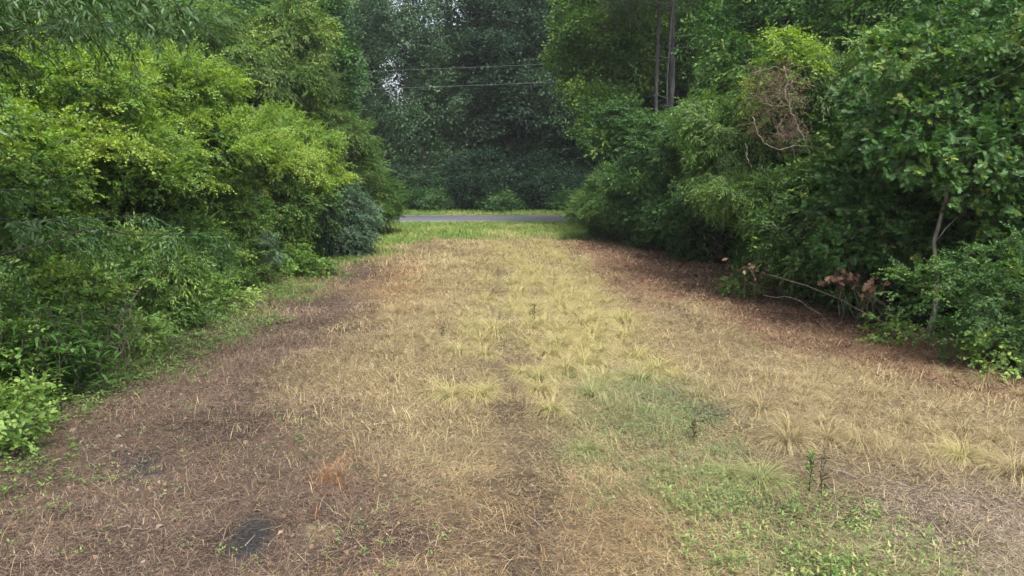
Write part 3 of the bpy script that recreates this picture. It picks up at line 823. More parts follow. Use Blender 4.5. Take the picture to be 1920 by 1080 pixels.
for i in range(9000):
    if cnt >= 270: break
    if dd[i] < -.1: continue
    X0, Y0 = cx[i], cyy[i]
    if zone_w('red', np.array([X0]), np.array([Y0]))[0] > .5 or zone_w('rut', np.array([X0]), np.array([Y0]))[0] > .3: continue
    s = r.uniform(.6, 1.15) if X0 < 2.4 else r.uniform(.35, .8)
    if any((X0-a)**2+(Y0-b)**2 < ((s+c)*.2)**2 for a, b, c in placed): continue
    if (X0 > 2.2 or Y0 > 17) and fbm(X0*.7+2, Y0*.5, 2) < (.33 if X0 < 2.2 else .44): continue
    k = 'gold' if -.9 < X0 < 2.3 else ('straw' if X0 >= 2.3 else 'brown')
    lb, gp = groups[k]
    half = (Y0 > 16) if k == 'gold' else (Y0 > 11)
    lb += ', in its farther half' if half else ', in its nearer half'; gp += (', farther half' if half else ', nearer half')
    if k == 'brown' and Y0 > 12: kk = 'straw'
    else: kk = k
    if k == 'brown': s *= .8
    tuft(X0, Y0, s, kk, lb, gp); cnt += 1

# ------------------------------------------------------------------ plants of the left side
def H(x, y): return float(hz(x, y))
LT = 'shrubs of the left thicket'
mound = [
 ((-8.6, 10.6), [(-8.9, 10.8, 2.0, 1.9, 2.0, 2.2)], 'nearest shrub of the left thicket, below the overhanging pinnate branches'),
 ((-8.8, 14.2), [(-8.9, 14.4, 2.6, 2.1, 2.1, 2.7)], 'tall shrub of the left thicket with big dark heart leaves under a lime vine'),
 ((-8.6, 18.0), [(-8.7, 18.0, 2.7, 2.1, 2.1, 2.8)], 'highest shrub of the left thicket, buried under bright lime vine'),
 ((-8.1, 21.5), [(-8.1, 21.5, 2.4, 2.0, 2.0, 2.6)], 'shrub on the falling right shoulder of the left thicket'),
 ((-7.6, 24.8), [(-7.8, 24.8, 2.1, 1.8, 1.9, 2.3)], 'last and lowest vine covered shrub of the left thicket beside the blue-grey bush'),
]
ml = []
for i, (b, env, lb) in enumerate(mound):
    o = plant('thicket_shrub', lb, 'shrub', b, env, [('vine' if i != 3 else 'broad', 2300, dict(tint=.12)), ('fine', 1500, dict(scale=(1., 1.7)))], 'vine', 44, (.55, .95), LT, stems=9, r0=.035, scale=(.75, 1.15), droop=.15, tint=.1)
    ml.append(root_lobes[o.name])
vl = ['lime green vine spilling over the nearest shrub below the pinnate branches', 'yellow-green vine blanket with a few orange young leaves left of the mound top',
      'bright lime vine blanket on the very top of the left mound', 'bright lime vine blanket on the falling right shoulder of the mound', 'lime vine cap on the lowest end of the mound near the blue-grey bush']
for i, (lb_, rr_) in enumerate(ml):
    root = tag(empty('climbing_vine', (mound[i][0][0], mound[i][0][1], H(*mound[i][0]))), vl[i], 'vine', 'lime vines over the left thicket')
    off = np.array([*root.location])
    lo_ = lb_.copy(); lo_[:, :3] -= off
    hi = lo_[lo_[:, 2] > (2.3 if i else 2.1)]
    g = Geo()
    hi = hi.copy(); hi[:, 3:] *= 1.13
    fill(g, hi, 'fine', [2200, 6000, 8500, 7200, 5600][i], rr_, top_only=.05, scale=(.95, 1.6), inner=.0, droop=.05, tint=.10, cull=.85)
    fill(g, hi, 'lance', [150, 250, 350, 420, 320][i], rr_, top_only=.1, scale=(.35, .6), inner=0, droop=-.25, tint=.12, cull=.8)
    fill(g, hi, 'vine', [200, 320, 200, 120, 80][i], rr_, top_only=-.1, scale=(.7, 1.1), inner=0, droop=.0, tint=-.02, cull=.75)
    g.build('foliage', G['lime'], root)
    for k in range(9):
        w = Geo(); l = hi[rr_.integers(0, len(hi))]; a = rr_.uniform(-1.6, 1.2)
        p0 = l[:3]+[0, 0, l[5]*1.0]; p1 = p0+[math.cos(a)*rr_.uniform(.5, 1.3), math.sin(a)*rr_.uniform(.5, 1.3), rr_.uniform(-.3, .35)]
        tube(w, wig(p0-[0, 0, .15], p1, 8, .08, -.12, rr_), np.linspace(.012, .004, 8), 4)
        w.build('runner', VINE_DRY if i % 2 else BARK_PALE, root)

# understory along the left edge
for b, env, mat, kind, lb in [
 ((-6.9, 8.6), [(-7.1, 8.6, .75, .9, .8, .85)], 'vine', 'vine', 'low heart-leaved bush at the foot of the thicket, behind the lance-leaved weeds'),
 ((-6.75, 10.5), [(-7.1, 10.7, .9, .9, 1.0, 1.0)], 'vine', 'broad', 'low leafy bush behind the dry brown vine stems'),
 ((-6.5, 13.2), [(-6.75, 13.3, .75, .75, .85, .95)], 'light', 'lance', 'light green bush spilling from the thicket foot onto the dead ground'),
 ((-6.9, 15.3), [(-7.1, 15.4, 1.0, .8, 1.1, 1.2)], 'dark', 'fine', 'dark small-leaved bush between the light green bush and the shaded hollow'),
 ((-6.7, 18.2), [(-7.0, 18.2, 1.1, .8, 1.3, 1.3)], 'mid', 'fine', 'dark bush with a pale trailing shoot in the shaded hollow'),
 ((-6.8, 21.3), [(-7.1, 21.3, 1.1, .8, 1.2, 1.3)], 'mid', 'fine', 'dark bush in the hollow just left of the blue-grey bush'),
]:
    plant('bush', lb, 'bush', b, env, [(kind, 900 if kind != 'fine' else 1900, {}), ('fine', 500, dict(scale=(1, 1.6)))], mat, 12, (.3, .5), 'low bushes at the foot of the left thicket', stems=6, r0=.02, scale=(.6, 1.0), droop=.1, tint=.2)
plant('bush', 'blue-grey fine-leaved bush arching over the left edge of the lane', 'bush', (-6.5, 25.4),
      [(-6.5, 25.4, 1.35, 1.35, 1.5, 1.15), (-5.9, 25.2, 1.0, .9, .9, .7)], [('fine', 5200, dict(scale=(1.1, 1.9)))], 'blue', 26, (.3, .55), stems=9, r0=.03, droop=.35, up=.9)
plant('bush', 'feathery green bush reaching furthest into the lane on the left by the road', 'bush', (-6.1, 33.0),
      [(-6.9, 33.0, 1.9, 1.5, 1.6, 1.6), (-6.0, 32.6, 1.3, .9, .9, .8), (-7.4, 32, 3.0, 1.2, 1.3, 1.2)], [('feather', 3400, dict(scale=(.9, 1.4)))], 'mid', 26, (.4, .75), stems=7, r0=.03, droop=.25, tint=.06)
plant('bush', 'small yellow-green bush at the lane edge below the blue-grey bush', 'bush', (-5.75, 20.3), [(-5.75, 20.3, .28, .6, .5, .3)], [('vine', 170, {})], 'light', 8, (.2, .3), stems=4, r0=.01, tint=.15)
for (x, y, sx, h, n, lb) in [(-5.42, 7.25, .36, .34, 170, 'pale green leafy weed clump at the left edge beside the black ash spot'),
                          (-5.7, 8.1, .35, .28, 90, 'small pale green weed just behind the larger leafy clump'),
                          (-6.0, 11.6, .35, .3, 120, 'low green sprig in front of the dry brown vine stems'),
                          (-5.9, 14.6, .4, .35, 150, 'bright green sprig beside the fallen pale pole'),
                          (7.15, 10.5, .45, .25, 150, 'yellow-green broad-leaved weed at the foot of the small-leaved right bush'),
                          (6.55, 12.4, .25, .35, 70, 'tiny lime sapling in front of the dead brown oak leaves'),
                          (5.6, 17.3, .4, .3, 90, 'low green sprig under the right tree line near the left dead leaf cluster')]:
    plant('weed', lb, 'weed', (x, y), [(x, y, h*.95, sx, sx*.9, h)], [('vine' if x > 0 else 'broad', n, {})], 'bush', 9, (.15, .28), stems=7, r0=.008, scale=(.55, .85), trunk_part='stems', bark=BARK_BROWN, tint=.05)
# upright lance-leaved weeds
for x, y, h, lb in [(-6.15, 8.9, 1.35, 'tall dark lance-leaved weed at the left edge, standing behind the pale weed clump'), (-6.0, 9.7, 1.1, 'shorter lance-leaved weed beside the dry brown vine stems')]:
    SEED[0] += 1; rr = np.random.default_rng(SEED[0])
    root = tag(empty('tall_weed', (x, y, H(x, y))), lb, 'weed', 'lance-leaved weeds at the left edge')
    g = Geo(); w = Geo()
    for k in range(34):
        b = np.array([rr.normal(0, .32), rr.normal(0, .3), 0]); top = b+[rr.normal(0, .15)+.1, rr.normal(0, .12), h*rr.uniform(.6, 1.1)]
        p = wig(b-[0, 0, .03], top, 8, .03, 0, rr); tube(w, p, np.linspace(.006, .003, 8), 4)
        M = 26; t = rr.uniform(.15, 1, M); P = np.stack([np.interp(t, np.linspace(0, 1, 8), p[:, q]) for q in range(3)], -1)
        a = rr.uniform(0, 6.28, M)
        g.inst(LANCE, frames(np.stack([np.cos(a), np.sin(a), rr.normal(.15, .3, M)], -1), np.stack([np.cos(a)*-.3, np.sin(a)*-.3, 1+0*a], -1)), P, rr.uniform(.10, .2, M), rr.uniform(.1, .6, M))
    g.build('leaves', G['mid'] if h > 1.2 else G['vine'], root); w.build('stems', BARK_BROWN, root)

# trees on the left behind the mound
TLG = 'trees behind the left thicket'
def tree(label, base, env, mix, mat, count, rr, grp, **kw):
    return plant('tree', label, 'tree', base, env, mix, mat, count, rr, grp, **kw)
tree('rounded mid-green tree with yellow tips at the left side of the lane opening', (-9.2, 30.2), [(-9.1, 30, 6.6, 2.4, 2.4, 3.0), (-8.1, 31, 3.9, 1.7, 1.8, 2.2), (-9.9, 30, 4, 2, 2, 2)],
     [('lance', 5200, dict(scale=(.9, 1.4))), ('pinnate', 1700, dict(scale=(.8, 1.1)))], 'mid', 50, (.5, .95), TLG, r0=.14, nl=24, tint=.15, droop=.05)
tree('broad tree with pinnate leaves right behind the top of the lime vine mound', (-12.2, 28.5), [(-12.2, 28.5, 6.6, 2.9, 2.6, 3.4)],
     [('pinnate', 3600, dict(scale=(.9, 1.3)))], 'mid', 42, (.6, 1.0), TLG, r0=.15, nl=20, tint=.12)
tree('dark tree rising at the upper left corner behind the overhanging branches', (-14.0, 22.0), [(-14, 22, 6.2, 3.2, 3, 3.9)],
     [('pinnate', 2600, dict(scale=(1., 1.4))), ('mass', 1500, {})], 'mid', 40, (.7, 1.2), TLG, r0=.17, nl=18)
tree('tall dark tree showing between the rounded tree and the far wood', (-11.5, 38.5), [(-11.8, 38.5, 8.5, 3.6, 3, 6)],
     [('mass', 5600, dict(scale=(1.1, 1.6)))], 'dark', 60, (.7, 1.3), TLG, r0=.2, nl=22)
tree('tall tree behind and left of the broad pinnate tree', (-17.5, 31.0), [(-17.5, 31, 9, 4, 3.4, 6)],
     [('mass', 5600, dict(scale=(1.1, 1.6)))], 'far', 50, (.9, 1.5), TLG, r0=.24, nl=20)
tree('tree at the far left behind the thicket, mostly hidden', (-14.5, 13.5), [(-14.5, 13.5, 4.5, 3, 3.4, 3.9)],
     [('mass', 4200, dict(scale=(1., 1.4)))], 'dark', 40, (.8, 1.2), TLG, r0=.15, nl=14)

# overhanging walnut-like tree at the left edge
root = tag(empty('overhanging_tree', (-8.3, 6.8, H(-8.3, 6.8))), 'dark tree with long pinnate leaves overhanging from the left edge of the photo', 'tree')
rr = np.random.default_rng(77); w = Geo(); g = Geo()
w_pts = wig((0, 0, -.1), (.5, .5, 6.2), 9, .02, 0, rr); tube(w, w_pts, np.linspace(.16, .06, 9), 10)
limbs = [((.3, .3, 3.9), (3.6, 1.9, 2.3), 22, .5), ((.35, .3, 4.2), (3.9, 1.2, 2.55), 24, .45), ((.3, .3, 3.5), (2.7, 1.6, 2.0), 30, .5), ((.4, .4, 5), (4.4, 1.8, 2.55), 16, .3),
         ((.1, .1, 2.2), (2.6, 3.9, -.05), 16, .45), ((.1, .1, 1.9), (3.9, 4.5, -.35), 14, .3), ((.2, .1, 2.6), (1.9, 3.2, .3), 10, .45), ((.4, .4, 5.3), (2.5, 3.4, 3.2), 20, .6), ((.2, .2, 3.2), (2.5, .8, 1.2), 18, .3)]
offz = 3.0
for a, b, n, sp in limbs:
    a = np.array(a); b = np.array(b)+[0, 0, 2.35]
    P = wig(a, b, 10, .014, -.05, rr); tube(w, P, np.linspace(.022, .004, 10), 6)
    t = rr.uniform(.35, 1.03, n); Q = np.stack([np.interp(t, np.linspace(0, 1, 10), P[:, q]) for q in range(3)], -1)
    T = sprays('pinnate')
    dirv = norm(b-a)
    for q in Q:
        d = norm(dirv+rr.normal(0, .75, 3)*[1, 1, .3]+[0, 0, -.3])
        tip = q+d*rr.uniform(0, sp)*.6
        tube(w, np.stack([q, (q+tip)/2+[0, 0, .01], tip]), [.005, .004, .003], 4)
        g.inst(T[rr.integers(0, 5)], frames(d[None], (np.array([[0, 0, 1.]])+rr.normal(0, .2, (1, 3)))), tip[None], [rr.uniform(.8, 1.15)], [rr.uniform(0, .5)])
g.build('crown', G['walnut'], root); w.build('trunk', BARK_BLACK, root)

# ------------------------------------------------------------------ plants of the right side
RG = 'shrubs of the right tree line'
def shrub(lb, base, env, mix, mat, n=26, rr=(.4, .75), grp=RG, **kw):
    kw.setdefault('stems', 7); kw.setdefault('r0', .035)
    return plant('shrub', lb, 'shrub', base, env, mix, mat, n, rr, grp, **kw)
shrub('bluish fine-leaved shrub bulging into the lane at the right side of the road opening', (4.7, 31.2), [(4.75, 31.2, 1.6, 1.8, 1.5, 1.6), (3.8, 30.8, 1.5, 1.0, 1.0, 1.0)], [('feather', 2000, dict(scale=(.8, 1.2))), ('fine', 2200, dict(scale=(1.1, 1.8)))], 'mid', droop=.2, tint=-.08)
shrub('dark star-leaved shrub above the bluish one at the road opening', (5.0, 32.6), [(4.8, 32.6, 4.2, 1.9, 1.6, 1.7), (5.6, 31.5, 2.6, 1.6, 1.6, 2.0)], [('star', 2600, dict(scale=(.9, 1.3)))], 'dark', tint=.1)
shrub('dark green shrub in the shade right of the bluish bulging shrub', (5.6, 27.3), [(5.7, 27.3, 2.6, 1.7, 1.9, 2.9)], [('star', 2700, dict(scale=(.8, 1.2))), ('fine', 1500, dict(scale=(1.1, 1.7)))], 'dark')
shrub('dark green shrub below the twin pine trunks', (6.3, 23.6), [(6.5, 23.6, 2.5, 1.9, 1.9, 2.9)], [('star', 2700, dict(scale=(.8, 1.1))), ('fine', 1700, dict(scale=(1.1, 1.7)))], 'dark', tint=.04)
shrub('wide mid-green shrub under the weeping light green tree', (7.3, 19.3), [(7.2, 19.3, 1.9, 1.7, 1.7, 2.0), (6.5, 19, 1.2, 1.0, 1.1, 1.1)], [('broad', 1700, {}), ('star', 1300, dict(scale=(.7, 1.)))], 'dark', tint=.1)
shrub('leafy shrub with light green arching branches beneath the dead vine tangle', (7.5, 16.4), [(7.2, 16.4, 1.9, 1.7, 1.4, 1.9)], [('broad', 1900, {}), ('lance', 900, dict(scale=(.7, 1.)))], 'mid', tint=.0)
shrub('dark shrub with star leaves behind the left cluster of dead oak leaves', (7.6, 14.4), [(7.5, 14.6, 1.6, 1.5, 1.2, 1.7)], [('star', 2300, dict(scale=(.7, 1.05)))], 'dark', tint=.08)
shrub('small-leaved bush at the right edge between the oak trunk and the bare litter', (8.0, 10.6), [(8.1, 10.9, .8, 1.0, .7, .75), (7.3, 11.2, .95, .75, .5, .5)], [('fine', 1300, dict(scale=(.8, 1.4))), ('broad', 150, dict(scale=(.5, .8)))], 'dark', stems=9, r0=.014, up=.6, tint=.04)
shrub('dark bush filling the shade behind the oak trunk', (9.2, 13.4), [(9.3, 13.6, 1.6, 1.8, 1.2, 1.8)], [('broad', 2000, {}), ('fine', 1200, dict(scale=(1, 1.6)))], 'dark')
shrub('bluish small-leaved bush at the extreme right edge', (9.0, 10.4), [(8.7, 10.3, .7, .8, .6, .7)], [('fine', 1700, dict(scale=(1, 1.5)))], 'blue', grp=RG, n=10, rr=(.25, .45))

RT = 'trees of the right side'
# weeping light green tree
o = tree('light green tree with drooping narrow leaves, left of the dead vine tangle', (7.1, 18.2),
     [(5.7, 19.3, 4.0, 1.2, 1.1, 1.2), (6.9, 18.2, 4.8, 1.2, 1.2, 1.5), (7.9, 17.6, 4.6, 1.3, 1.2, 1.4), (5.6, 18.9, 2.9, .9, .9, .8)],
     [('lance', 3400, dict(scale=(.8, 1.15)))], 'light', 44, (.35, .6), RT, r0=.07, nl=26, droop=.45, up=.6, tint=.0)
tree('bright lime sapling top poking up above the weeping tree', (6.6, 16.9), [(6.15, 16.9, 5.3, .45, .5, .9), (5.85, 16.9, 4.5, .35, .4, .6)],
     [('broad', 330, dict(scale=(.7, 1.)))], 'lime', 11, (.25, .4), RT, r0=.035, nl=8, droop=.3, tint=.12)
tree('light green sapling with layered sprays low in the right hedge', (6.9, 17.0), [(5.6, 17.2, 2.35, 1.3, .7, .35), (6.2, 16.3, 1.9, .9, .6, .3), (6.9, 15.6, 2.5, .8, .6, .35)],
     [('lance', 620, dict(scale=(.7, 1.)))], 'light', 16, (.28, .42), RT, r0=.03, nl=14, droop=.2, squash=.5, tint=.05)
tree('oak with lobed leaves and pale slender trunk near the right edge', (7.35, 12.7), [(7.6, 12.7, 4.4, 1.8, 1.3, 1.9), (7.0, 12.4, 3.0, 1.4, 1.0, .9), (8.3, 12.3, 2.7, 1.4, 1.0, .8)],
     [('oak', 3600, dict(scale=(.62, 1.0)))], 'oak', 46, (.3, .55), RT, r0=.045, nl=28, bark=BARK_PALE, up=.9, inner=.05, tint=.06)
tree('second oak with lobed leaves left of the slender trunk, over the dead oak leaves', (6.9, 14.3), [(6.6, 13.9, 2.1, 1.3, .8, 1.0), (7.2, 14.4, 3.6, 1.3, 1.0, 1.2)],
     [('oak', 1900, dict(scale=(.62, .95)))], 'oak', 24, (.3, .5), RT, r0=.04, nl=16, bark=BARK_GREY, up=.9)
tree('light green broad tree leaning into the road opening from the right', (5.4, 37.2), [(4.5, 37, 9.3, 2.6, 2.4, 4.2), (4.3, 35.5, 5.2, 1.9, 1.9, 1.9)],
     [('mass', 5400, dict(scale=(.9, 1.4)))], 'mid', 64, (.5, 1.0), RT, r0=.2, nl=26, tint=.14)
tree('tall dark tree between the road opening tree and the pine trunks', (8.3, 38.5), [(8.2, 38.8, 8.5, 3, 2.4, 6)], [('mass', 5200, dict(scale=(1, 1.5)))], 'dark', 50, (.7, 1.3), RT, r0=.2, nl=22)
tree('tall dark tree behind the weeping light green tree', (10.4, 28.5), [(10.3, 28.5, 6.8, 3.0, 2.8, 5.0)], [('mass', 5600, dict(scale=(.9, 1.4))), ('star', 1500, dict(scale=(1, 1.4)))], 'dark', 50, (.7, 1.2), RT, r0=.2, nl=22, tint=.05)
tree('dark tree crown above and right of the dead vine tangle', (10.2, 20.6), [(10.0, 20.6, 5.8, 2.5, 2.4, 4.0)], [('broad', 2600, dict(scale=(1, 1.4))), ('mass', 1800, {})], 'dark', 44, (.6, 1.1), RT, r0=.16, nl=20, tint=.02)
tree('dark tree filling the upper right corner behind the oak', (12.6, 16.8), [(12.3, 16.8, 4.5, 2.8, 2.4, 4.2)], [('broad', 2600, dict(scale=(1, 1.4))), ('mass', 1600, {})], 'dark', 44, (.6, 1.1), RT, r0=.16, nl=20, tint=-.06)
tree('dark tree beyond the right edge of the clearing', (12.5, 11.5), [(12.3, 11.6, 4, 2.2, 2.2, 3.8)], [('mass', 3600, {})], 'dark', 30, (.6, 1.1), RT, r0=.16, nl=16)
tree('tall tree deep in the right wood, far from the pine trunks', (15.5, 25), [(15.5, 25, 7.5, 3.6, 3.4, 6)], [('mass', 4600, dict(scale=(1.1, 1.6)))], 'far', 40, (.9, 1.5), RT, r0=.2, nl=16, tint=-.05)
tree('tall tree deep in the right wood behind the pine trunks', (13.5, 36.5), [(13.3, 37, 8.5, 3.6, 3.4, 7)], [('mass', 5000, dict(scale=(1.1, 1.6)))], 'dark', 46, (.9, 1.4), RT, r0=.2, nl=16, tint=-.06)
# pines with bare trunks
for (x, y, rad, hh, bk, lb) in [(6.22, 33.2, .095, 17, BARK_PINE, 'left of the three tall bare pine trunks, slender and grey'),
                                (7.25, 35.0, .16, 19, BARK_PINE, 'thick dark pine trunk, right and rear of the three'),
                                (6.68, 32.2, .045, 15, BARK_PINE, 'thinnest trunk, in front of the thick pine')]:
    SEED[0] += 1; rr = np.random.default_rng(SEED[0])
    root = tag(empty('pine_tree', (x, y, H(x, y))), lb, 'pine tree', 'bare pine trunks on the right')
    w = Geo(); ax = wig((0, 0, -.1), (rr.normal(0, .25), 0, hh), 12, .006, 0, rr); tube(w, ax, np.linspace(rad, rad*.5, 12), 12)
    lob = np.array([[rr.normal(0, 1.3), rr.normal(0, 1.3), hh-rr.uniform(-1, 5), .9, .9, .5] for _ in range(14)])
    for l in lob: tube(w, wig((ax[-1][0]*.9, 0, l[2]-.6), l[:3], 5, .05, 0, rr), np.linspace(.05, .015, 5), 5)
    for k in range(7):
        z0 = rr.uniform(5, hh-4); a = rr.uniform(0, 6.28); tube(w, wig((0, 0, z0), (math.cos(a)*.9, math.sin(a)*.9, z0+.1), 5, .08, 0, rr), np.linspace(.025, .006, 5), 5)
    g = Geo(); fill(g, lob, 'pine', 260, rr, scale=(1, 1.6))
    g.build('crown', G['pine'], root); w.build('trunk', bk, root)

# dead vine tangle
rr = np.random.default_rng(404)
root = tag(empty('dead_vine_tangle', (5.55, 15.9, 3.3)), 'ball of dead reddish brown twigs and pale looping stems hung in the right hedge', 'dead vines')
g = Geo()
for k in range(220):
    B = [((.05, 0, 1.55), (.62, .3, .3)), ((-.2, 0, 1.0), (.5, .3, .4)), ((.38, 0, .4), (.36, .25, .36)), ((.15, 0, 1.2), (.3, .2, .5))][rr.integers(0, 4)]
    c = np.array(B[0])+norm(rr.normal(0, 1, 3))*rr.random()**.5*np.array(B[1])*rr.uniform(.7, 1.35)
    wgt = rr.random()
    d = norm(rr.normal(0, 1, 3)*[1.4, .8, .9])*rr.uniform(.12, .5)
    p = wig(c-d, c+d, 5, .14, 0, rr); tube(g, p, np.linspace(.005, .0025, 5), 3)
g.build('dead_twigs', VINE_RED, root)
g = Geo()
def loop(pts, r0):
    pts = np.array(pts, float); t = np.linspace(0, len(pts)-1, 26)
    P = np.stack([np.interp(t, range(len(pts)), pts[:, q]) for q in range(3)], -1)
    for _ in range(3): P[1:-1] = (P[:-2]+2*P[1:-1]+P[2:])/4
    P += rr.normal(0, .012, P.shape); tube(g, P, np.linspace(r0, r0*.6, 26), 5)
f_ = -.5
loop([(-.05, f_, 1.75), (.1, f_, 1.5), (.02, f_, 1.25), (.12, f_, .95), (.3, f_, .6), (.55, f_, .2), (.62, f_, -.05)], .013)
loop([(.12, f_, 1.65), (.15, f_-.05, 1.35), (.05, f_, 1.1)], .009)
loop([(-.6, f_, .75), (-.5, f_, .45), (-.3, f_, .15), (0, f_, .08), (.3, f_, .18), (.65, f_, .12)], .010)
loop([(-.72, f_, .2), (-.66, f_, -.1), (-.58, f_, -.3)], .008)
loop([(.4, f_, .7), (.58, f_, .4), (.66, f_, .1)], .008)
loop([(-.5, f_, 1.05), (-.1, f_, .95), (.25, f_, 1.0)], .007)
loop([(-.65, f_, 1.6), (-.2, f_, 1.75), (.3, f_, 1.6), (.55, f_, 1.3)], .007)
loop([(.1, f_, .8), (-.1, f_, .5), (.12, f_, .25)], .007)
g.build('looping_stems', VINE_DRY, root)
g = Geo(); g_l = np.array([[0, 0, .95, .6, .45, .75]]); fill(g, g_l, 'fine', 130, rr, scale=(.5, .8)); g.build('withered_leaves', G['brn'], root)

# dead oak leaf clusters
for (x, y, z, sx, n, lb) in [(6.15, 13.4, 1.05, .30, 22, 'cluster of large dead pinkish brown oak leaves hanging in front of the oak'),
                         (5.4, 15.9, .85, .36, 18, 'cluster of small dead brown leaves on a low fallen branch'),
                         (6.55, 13.1, .95, .2, 12, 'few dead brown leaves right of the large dead cluster')]:
    SEED[0] += 1; rr = np.random.default_rng(SEED[0])
    root = tag(empty('dead_branch', (x, y, H(x, y))), lb, 'dead branch', 'dead leafy branches under the right tree line')
    g = Geo(); P = rr.normal(0, 1, (n*2, 3))*[sx, .22, sx*.75]*.55+[0, 0, z]
    a = rr.uniform(0, 6.28, n*2)
    g.inst(OAKL, frames(np.stack([np.cos(a), np.sin(a), rr.normal(-.7, .5, n*2)], -1), rr.normal(0, 1, (n*2, 3))+[0, -.7, .5]), P, rr.uniform(.10, .2, n*2)*(1 if sx < .35 else .75), rr.random(n*2))
    g.build('dead_leaves', G['dead'], root)
    w = Geo()
    for k in range(7): tube(w, wig((rr.uniform(-.2, 1.2), .5, .1), P[k], 6, .06, -.04, rr), np.linspace(.012, .004, 6), 4)
    w.build('twigs', VINE_DRY, root)
# fallen poles and sticks: (points, radius, material, label)
def stick(lb, pts, r0, mat, name='fallen_branch', fork=0, grp='fallen sticks'):
    SEED[0] += 1; rr = np.random.default_rng(SEED[0])
    pts = np.array(pts, float); base = pts[0].copy()
    root_l = (base[0], base[1], H(base[0], base[1]))
    w = Geo()
    q = pts-np.array([base[0], base[1], 0.])
    for i in range(len(q)): q[i, 2] += float(hz(pts[i, 0], pts[i, 1]))-root_l[2]
    t = np.linspace(0, len(q)-1, 14); P = np.stack([np.interp(t, range(len(q)), q[:, k]) for k in range(3)], -1)
    P[1:-1] += rr.normal(0, .012, (12, 3)); tube(w, P, np.linspace(r0, r0*.4, 14), 6)
    for f in range(fork):
        k = rr.integers(4, 12); e = P[k]+[rr.normal(0, .25), rr.normal(0, .2), rr.uniform(0, .25)]
        tube(w, wig(P[k], e, 5, .06, 0, rr), np.linspace(r0*.5, r0*.2, 5), 5)
    o = w.build(name, mat, None, root_l); tag(o, lb, 'stick', grp)
stick('long pale fallen branch slanting out of the right hedge below the dead leaves', [(5.5, 15.8, .75), (6.2, 14.2, .6), (6.6, 13.1, .35), (7.1, 12.2, .06)], .016, VINE_DRY, fork=4)
stick('curved pale twig arching to the ground under the left dead leaf cluster', [(5.3, 15.2, .35), (5.7, 14.6, .4), (6.0, 14.0, .2), (6.1, 13.5, .01)], .010, VINE_DRY, fork=2)
stick('pale fallen pole lying along the foot of the left thicket', [(-6.3, 12.6, .05), (-5.9, 13.8, .07), (-5.5, 15.4, .05)], .018, BARK_BROWN)
stick('long thin grey branch on the brown ground near the light green bush', [(-6.6, 11.6, .1), (-5.9, 12.3, .08), (-5.1, 13.4, .04), (-4.6, 14.2, .03)], .010, BARK_GREY, fork=3)
stick('short straight straw stick on the brown ground at the bottom left', [(-3.3, 5.72, .02), (-2.95, 5.76, .025)], .007, VINE_DRY)
stick('thin crooked twig beside the black ash spot at the left', [(-4.5, 7.5, .03), (-4.45, 7.2, .1), (-4.2, 7.0, .03)], .006, VINE_DRY, fork=2)
stick('thin grey twig lying across the grey litter at the lower right', [(3.2, 7.0, .02), (3.7, 6.6, .05), (4.1, 6.1, .02)], .005, BARK_PALE, fork=2)
# dry brown vine stems at the left thicket foot
SEED[0] += 1; rr = np.random.default_rng(SEED[0])
root_o = (-6.3, 11.2, H(-6.3, 11.2)); w = Geo()
for k in range(46):
    a = rr.uniform(0, PI); b = np.array([rr.normal(0, .25), rr.normal(0, .25), 0])
    tube(w, wig(b, b+[rr.normal(-.1, .3), rr.normal(0, .25), rr.uniform(.4, 1.4)], 7, .09, -.1, rr), np.linspace(.009, .004, 7), 4)
o = w.build('dry_vine_stems', VINE_DRY, None, root_o); tag(o, 'bundle of dry brown stems rising at the foot of the left thicket', 'dry stems')
# pale trailing shoot in the hollow
plant('trailing_shoot', 'pale tiny-leaved shoot hanging to the ground in the dark left hollow', 'shoot', (-6.0, 18.3), [(-6.2, 18.4, 1.2, .25, .15, .25), (-6.1, 18.35, .75, .12, .12, .3), (-6.02, 18.3, .35, .1, .1, .25)], [('fine', 90, dict(scale=(.6, .9), inner=.5))], 'blue', 6, (.12, .2), stems=2, r0=.008, tint=.2)

# single dead stalks, curled leaves
def stalk(x, y, h, lb, mat, leaf=None):
    SEED[0] += 1; rr = np.random.default_rng(SEED[0])
    root = tag(empty('dead_stalk', (x, y, H(x, y))), lb, 'stalk', 'single upright stalks')
    w = Geo(); p = wig((0, 0, -.02), (rr.normal(0, .04), 0, h), 7, .02, 0, rr); tube(w, p, np.linspace(.005, .0025, 7), 5)
    for k in range(5):
        z = rr.uniform(.3, .95)*h; a = rr.uniform(0, 6.28); tube(w, np.array([(0, 0, z), (.04*math.cos(a), .04*math.sin(a), z+.05)]), [.003, .002], 4)
    w.build('stem', mat, root)
    g = Geo(); M = 55; t = rr.uniform(.15, 1, M); a = rr.uniform(0, 6.28, M)
    g.inst(LANCE, frames(np.stack([np.cos(a), np.sin(a), rr.normal(.3, .5, M)], -1), rr.normal(0, .4, (M, 3))+[0, 0, 1]), np.stack([0*t, 0*t, t*h], -1), rr.uniform(.04, .09, M), rr.random(M))
    g.build('leaves', G[leaf or 'brn'], root)
stalk(2.87, 6.38, .42, 'leafy red-brown stalk with a green top beside the fresh green weeds', BARK_BROWN, 'brn')
stalk(2.80, 6.5, .40, 'green-topped stalk just left of the red-brown one', BARK_BROWN, 'mid')
stalk(2.07, 7.9, .28, 'rusty seed stalk standing in the green patch', BARK_BROWN, 'brn')
stalk(.42, 13.9, .38, 'lone dark stalk rising from the golden tufts beyond the rut', BARK_BROWN, 'brn')
stalk(-5.25, 15.6, .35, 'tallest dark stalk on the brown ground below the blue-grey bush', BARK_BROWN, 'brn')
stalk(-1.25, 12.7, .25, 'thin dark stalk left of the rut on the straw ground', BARK_BROWN, 'brn')
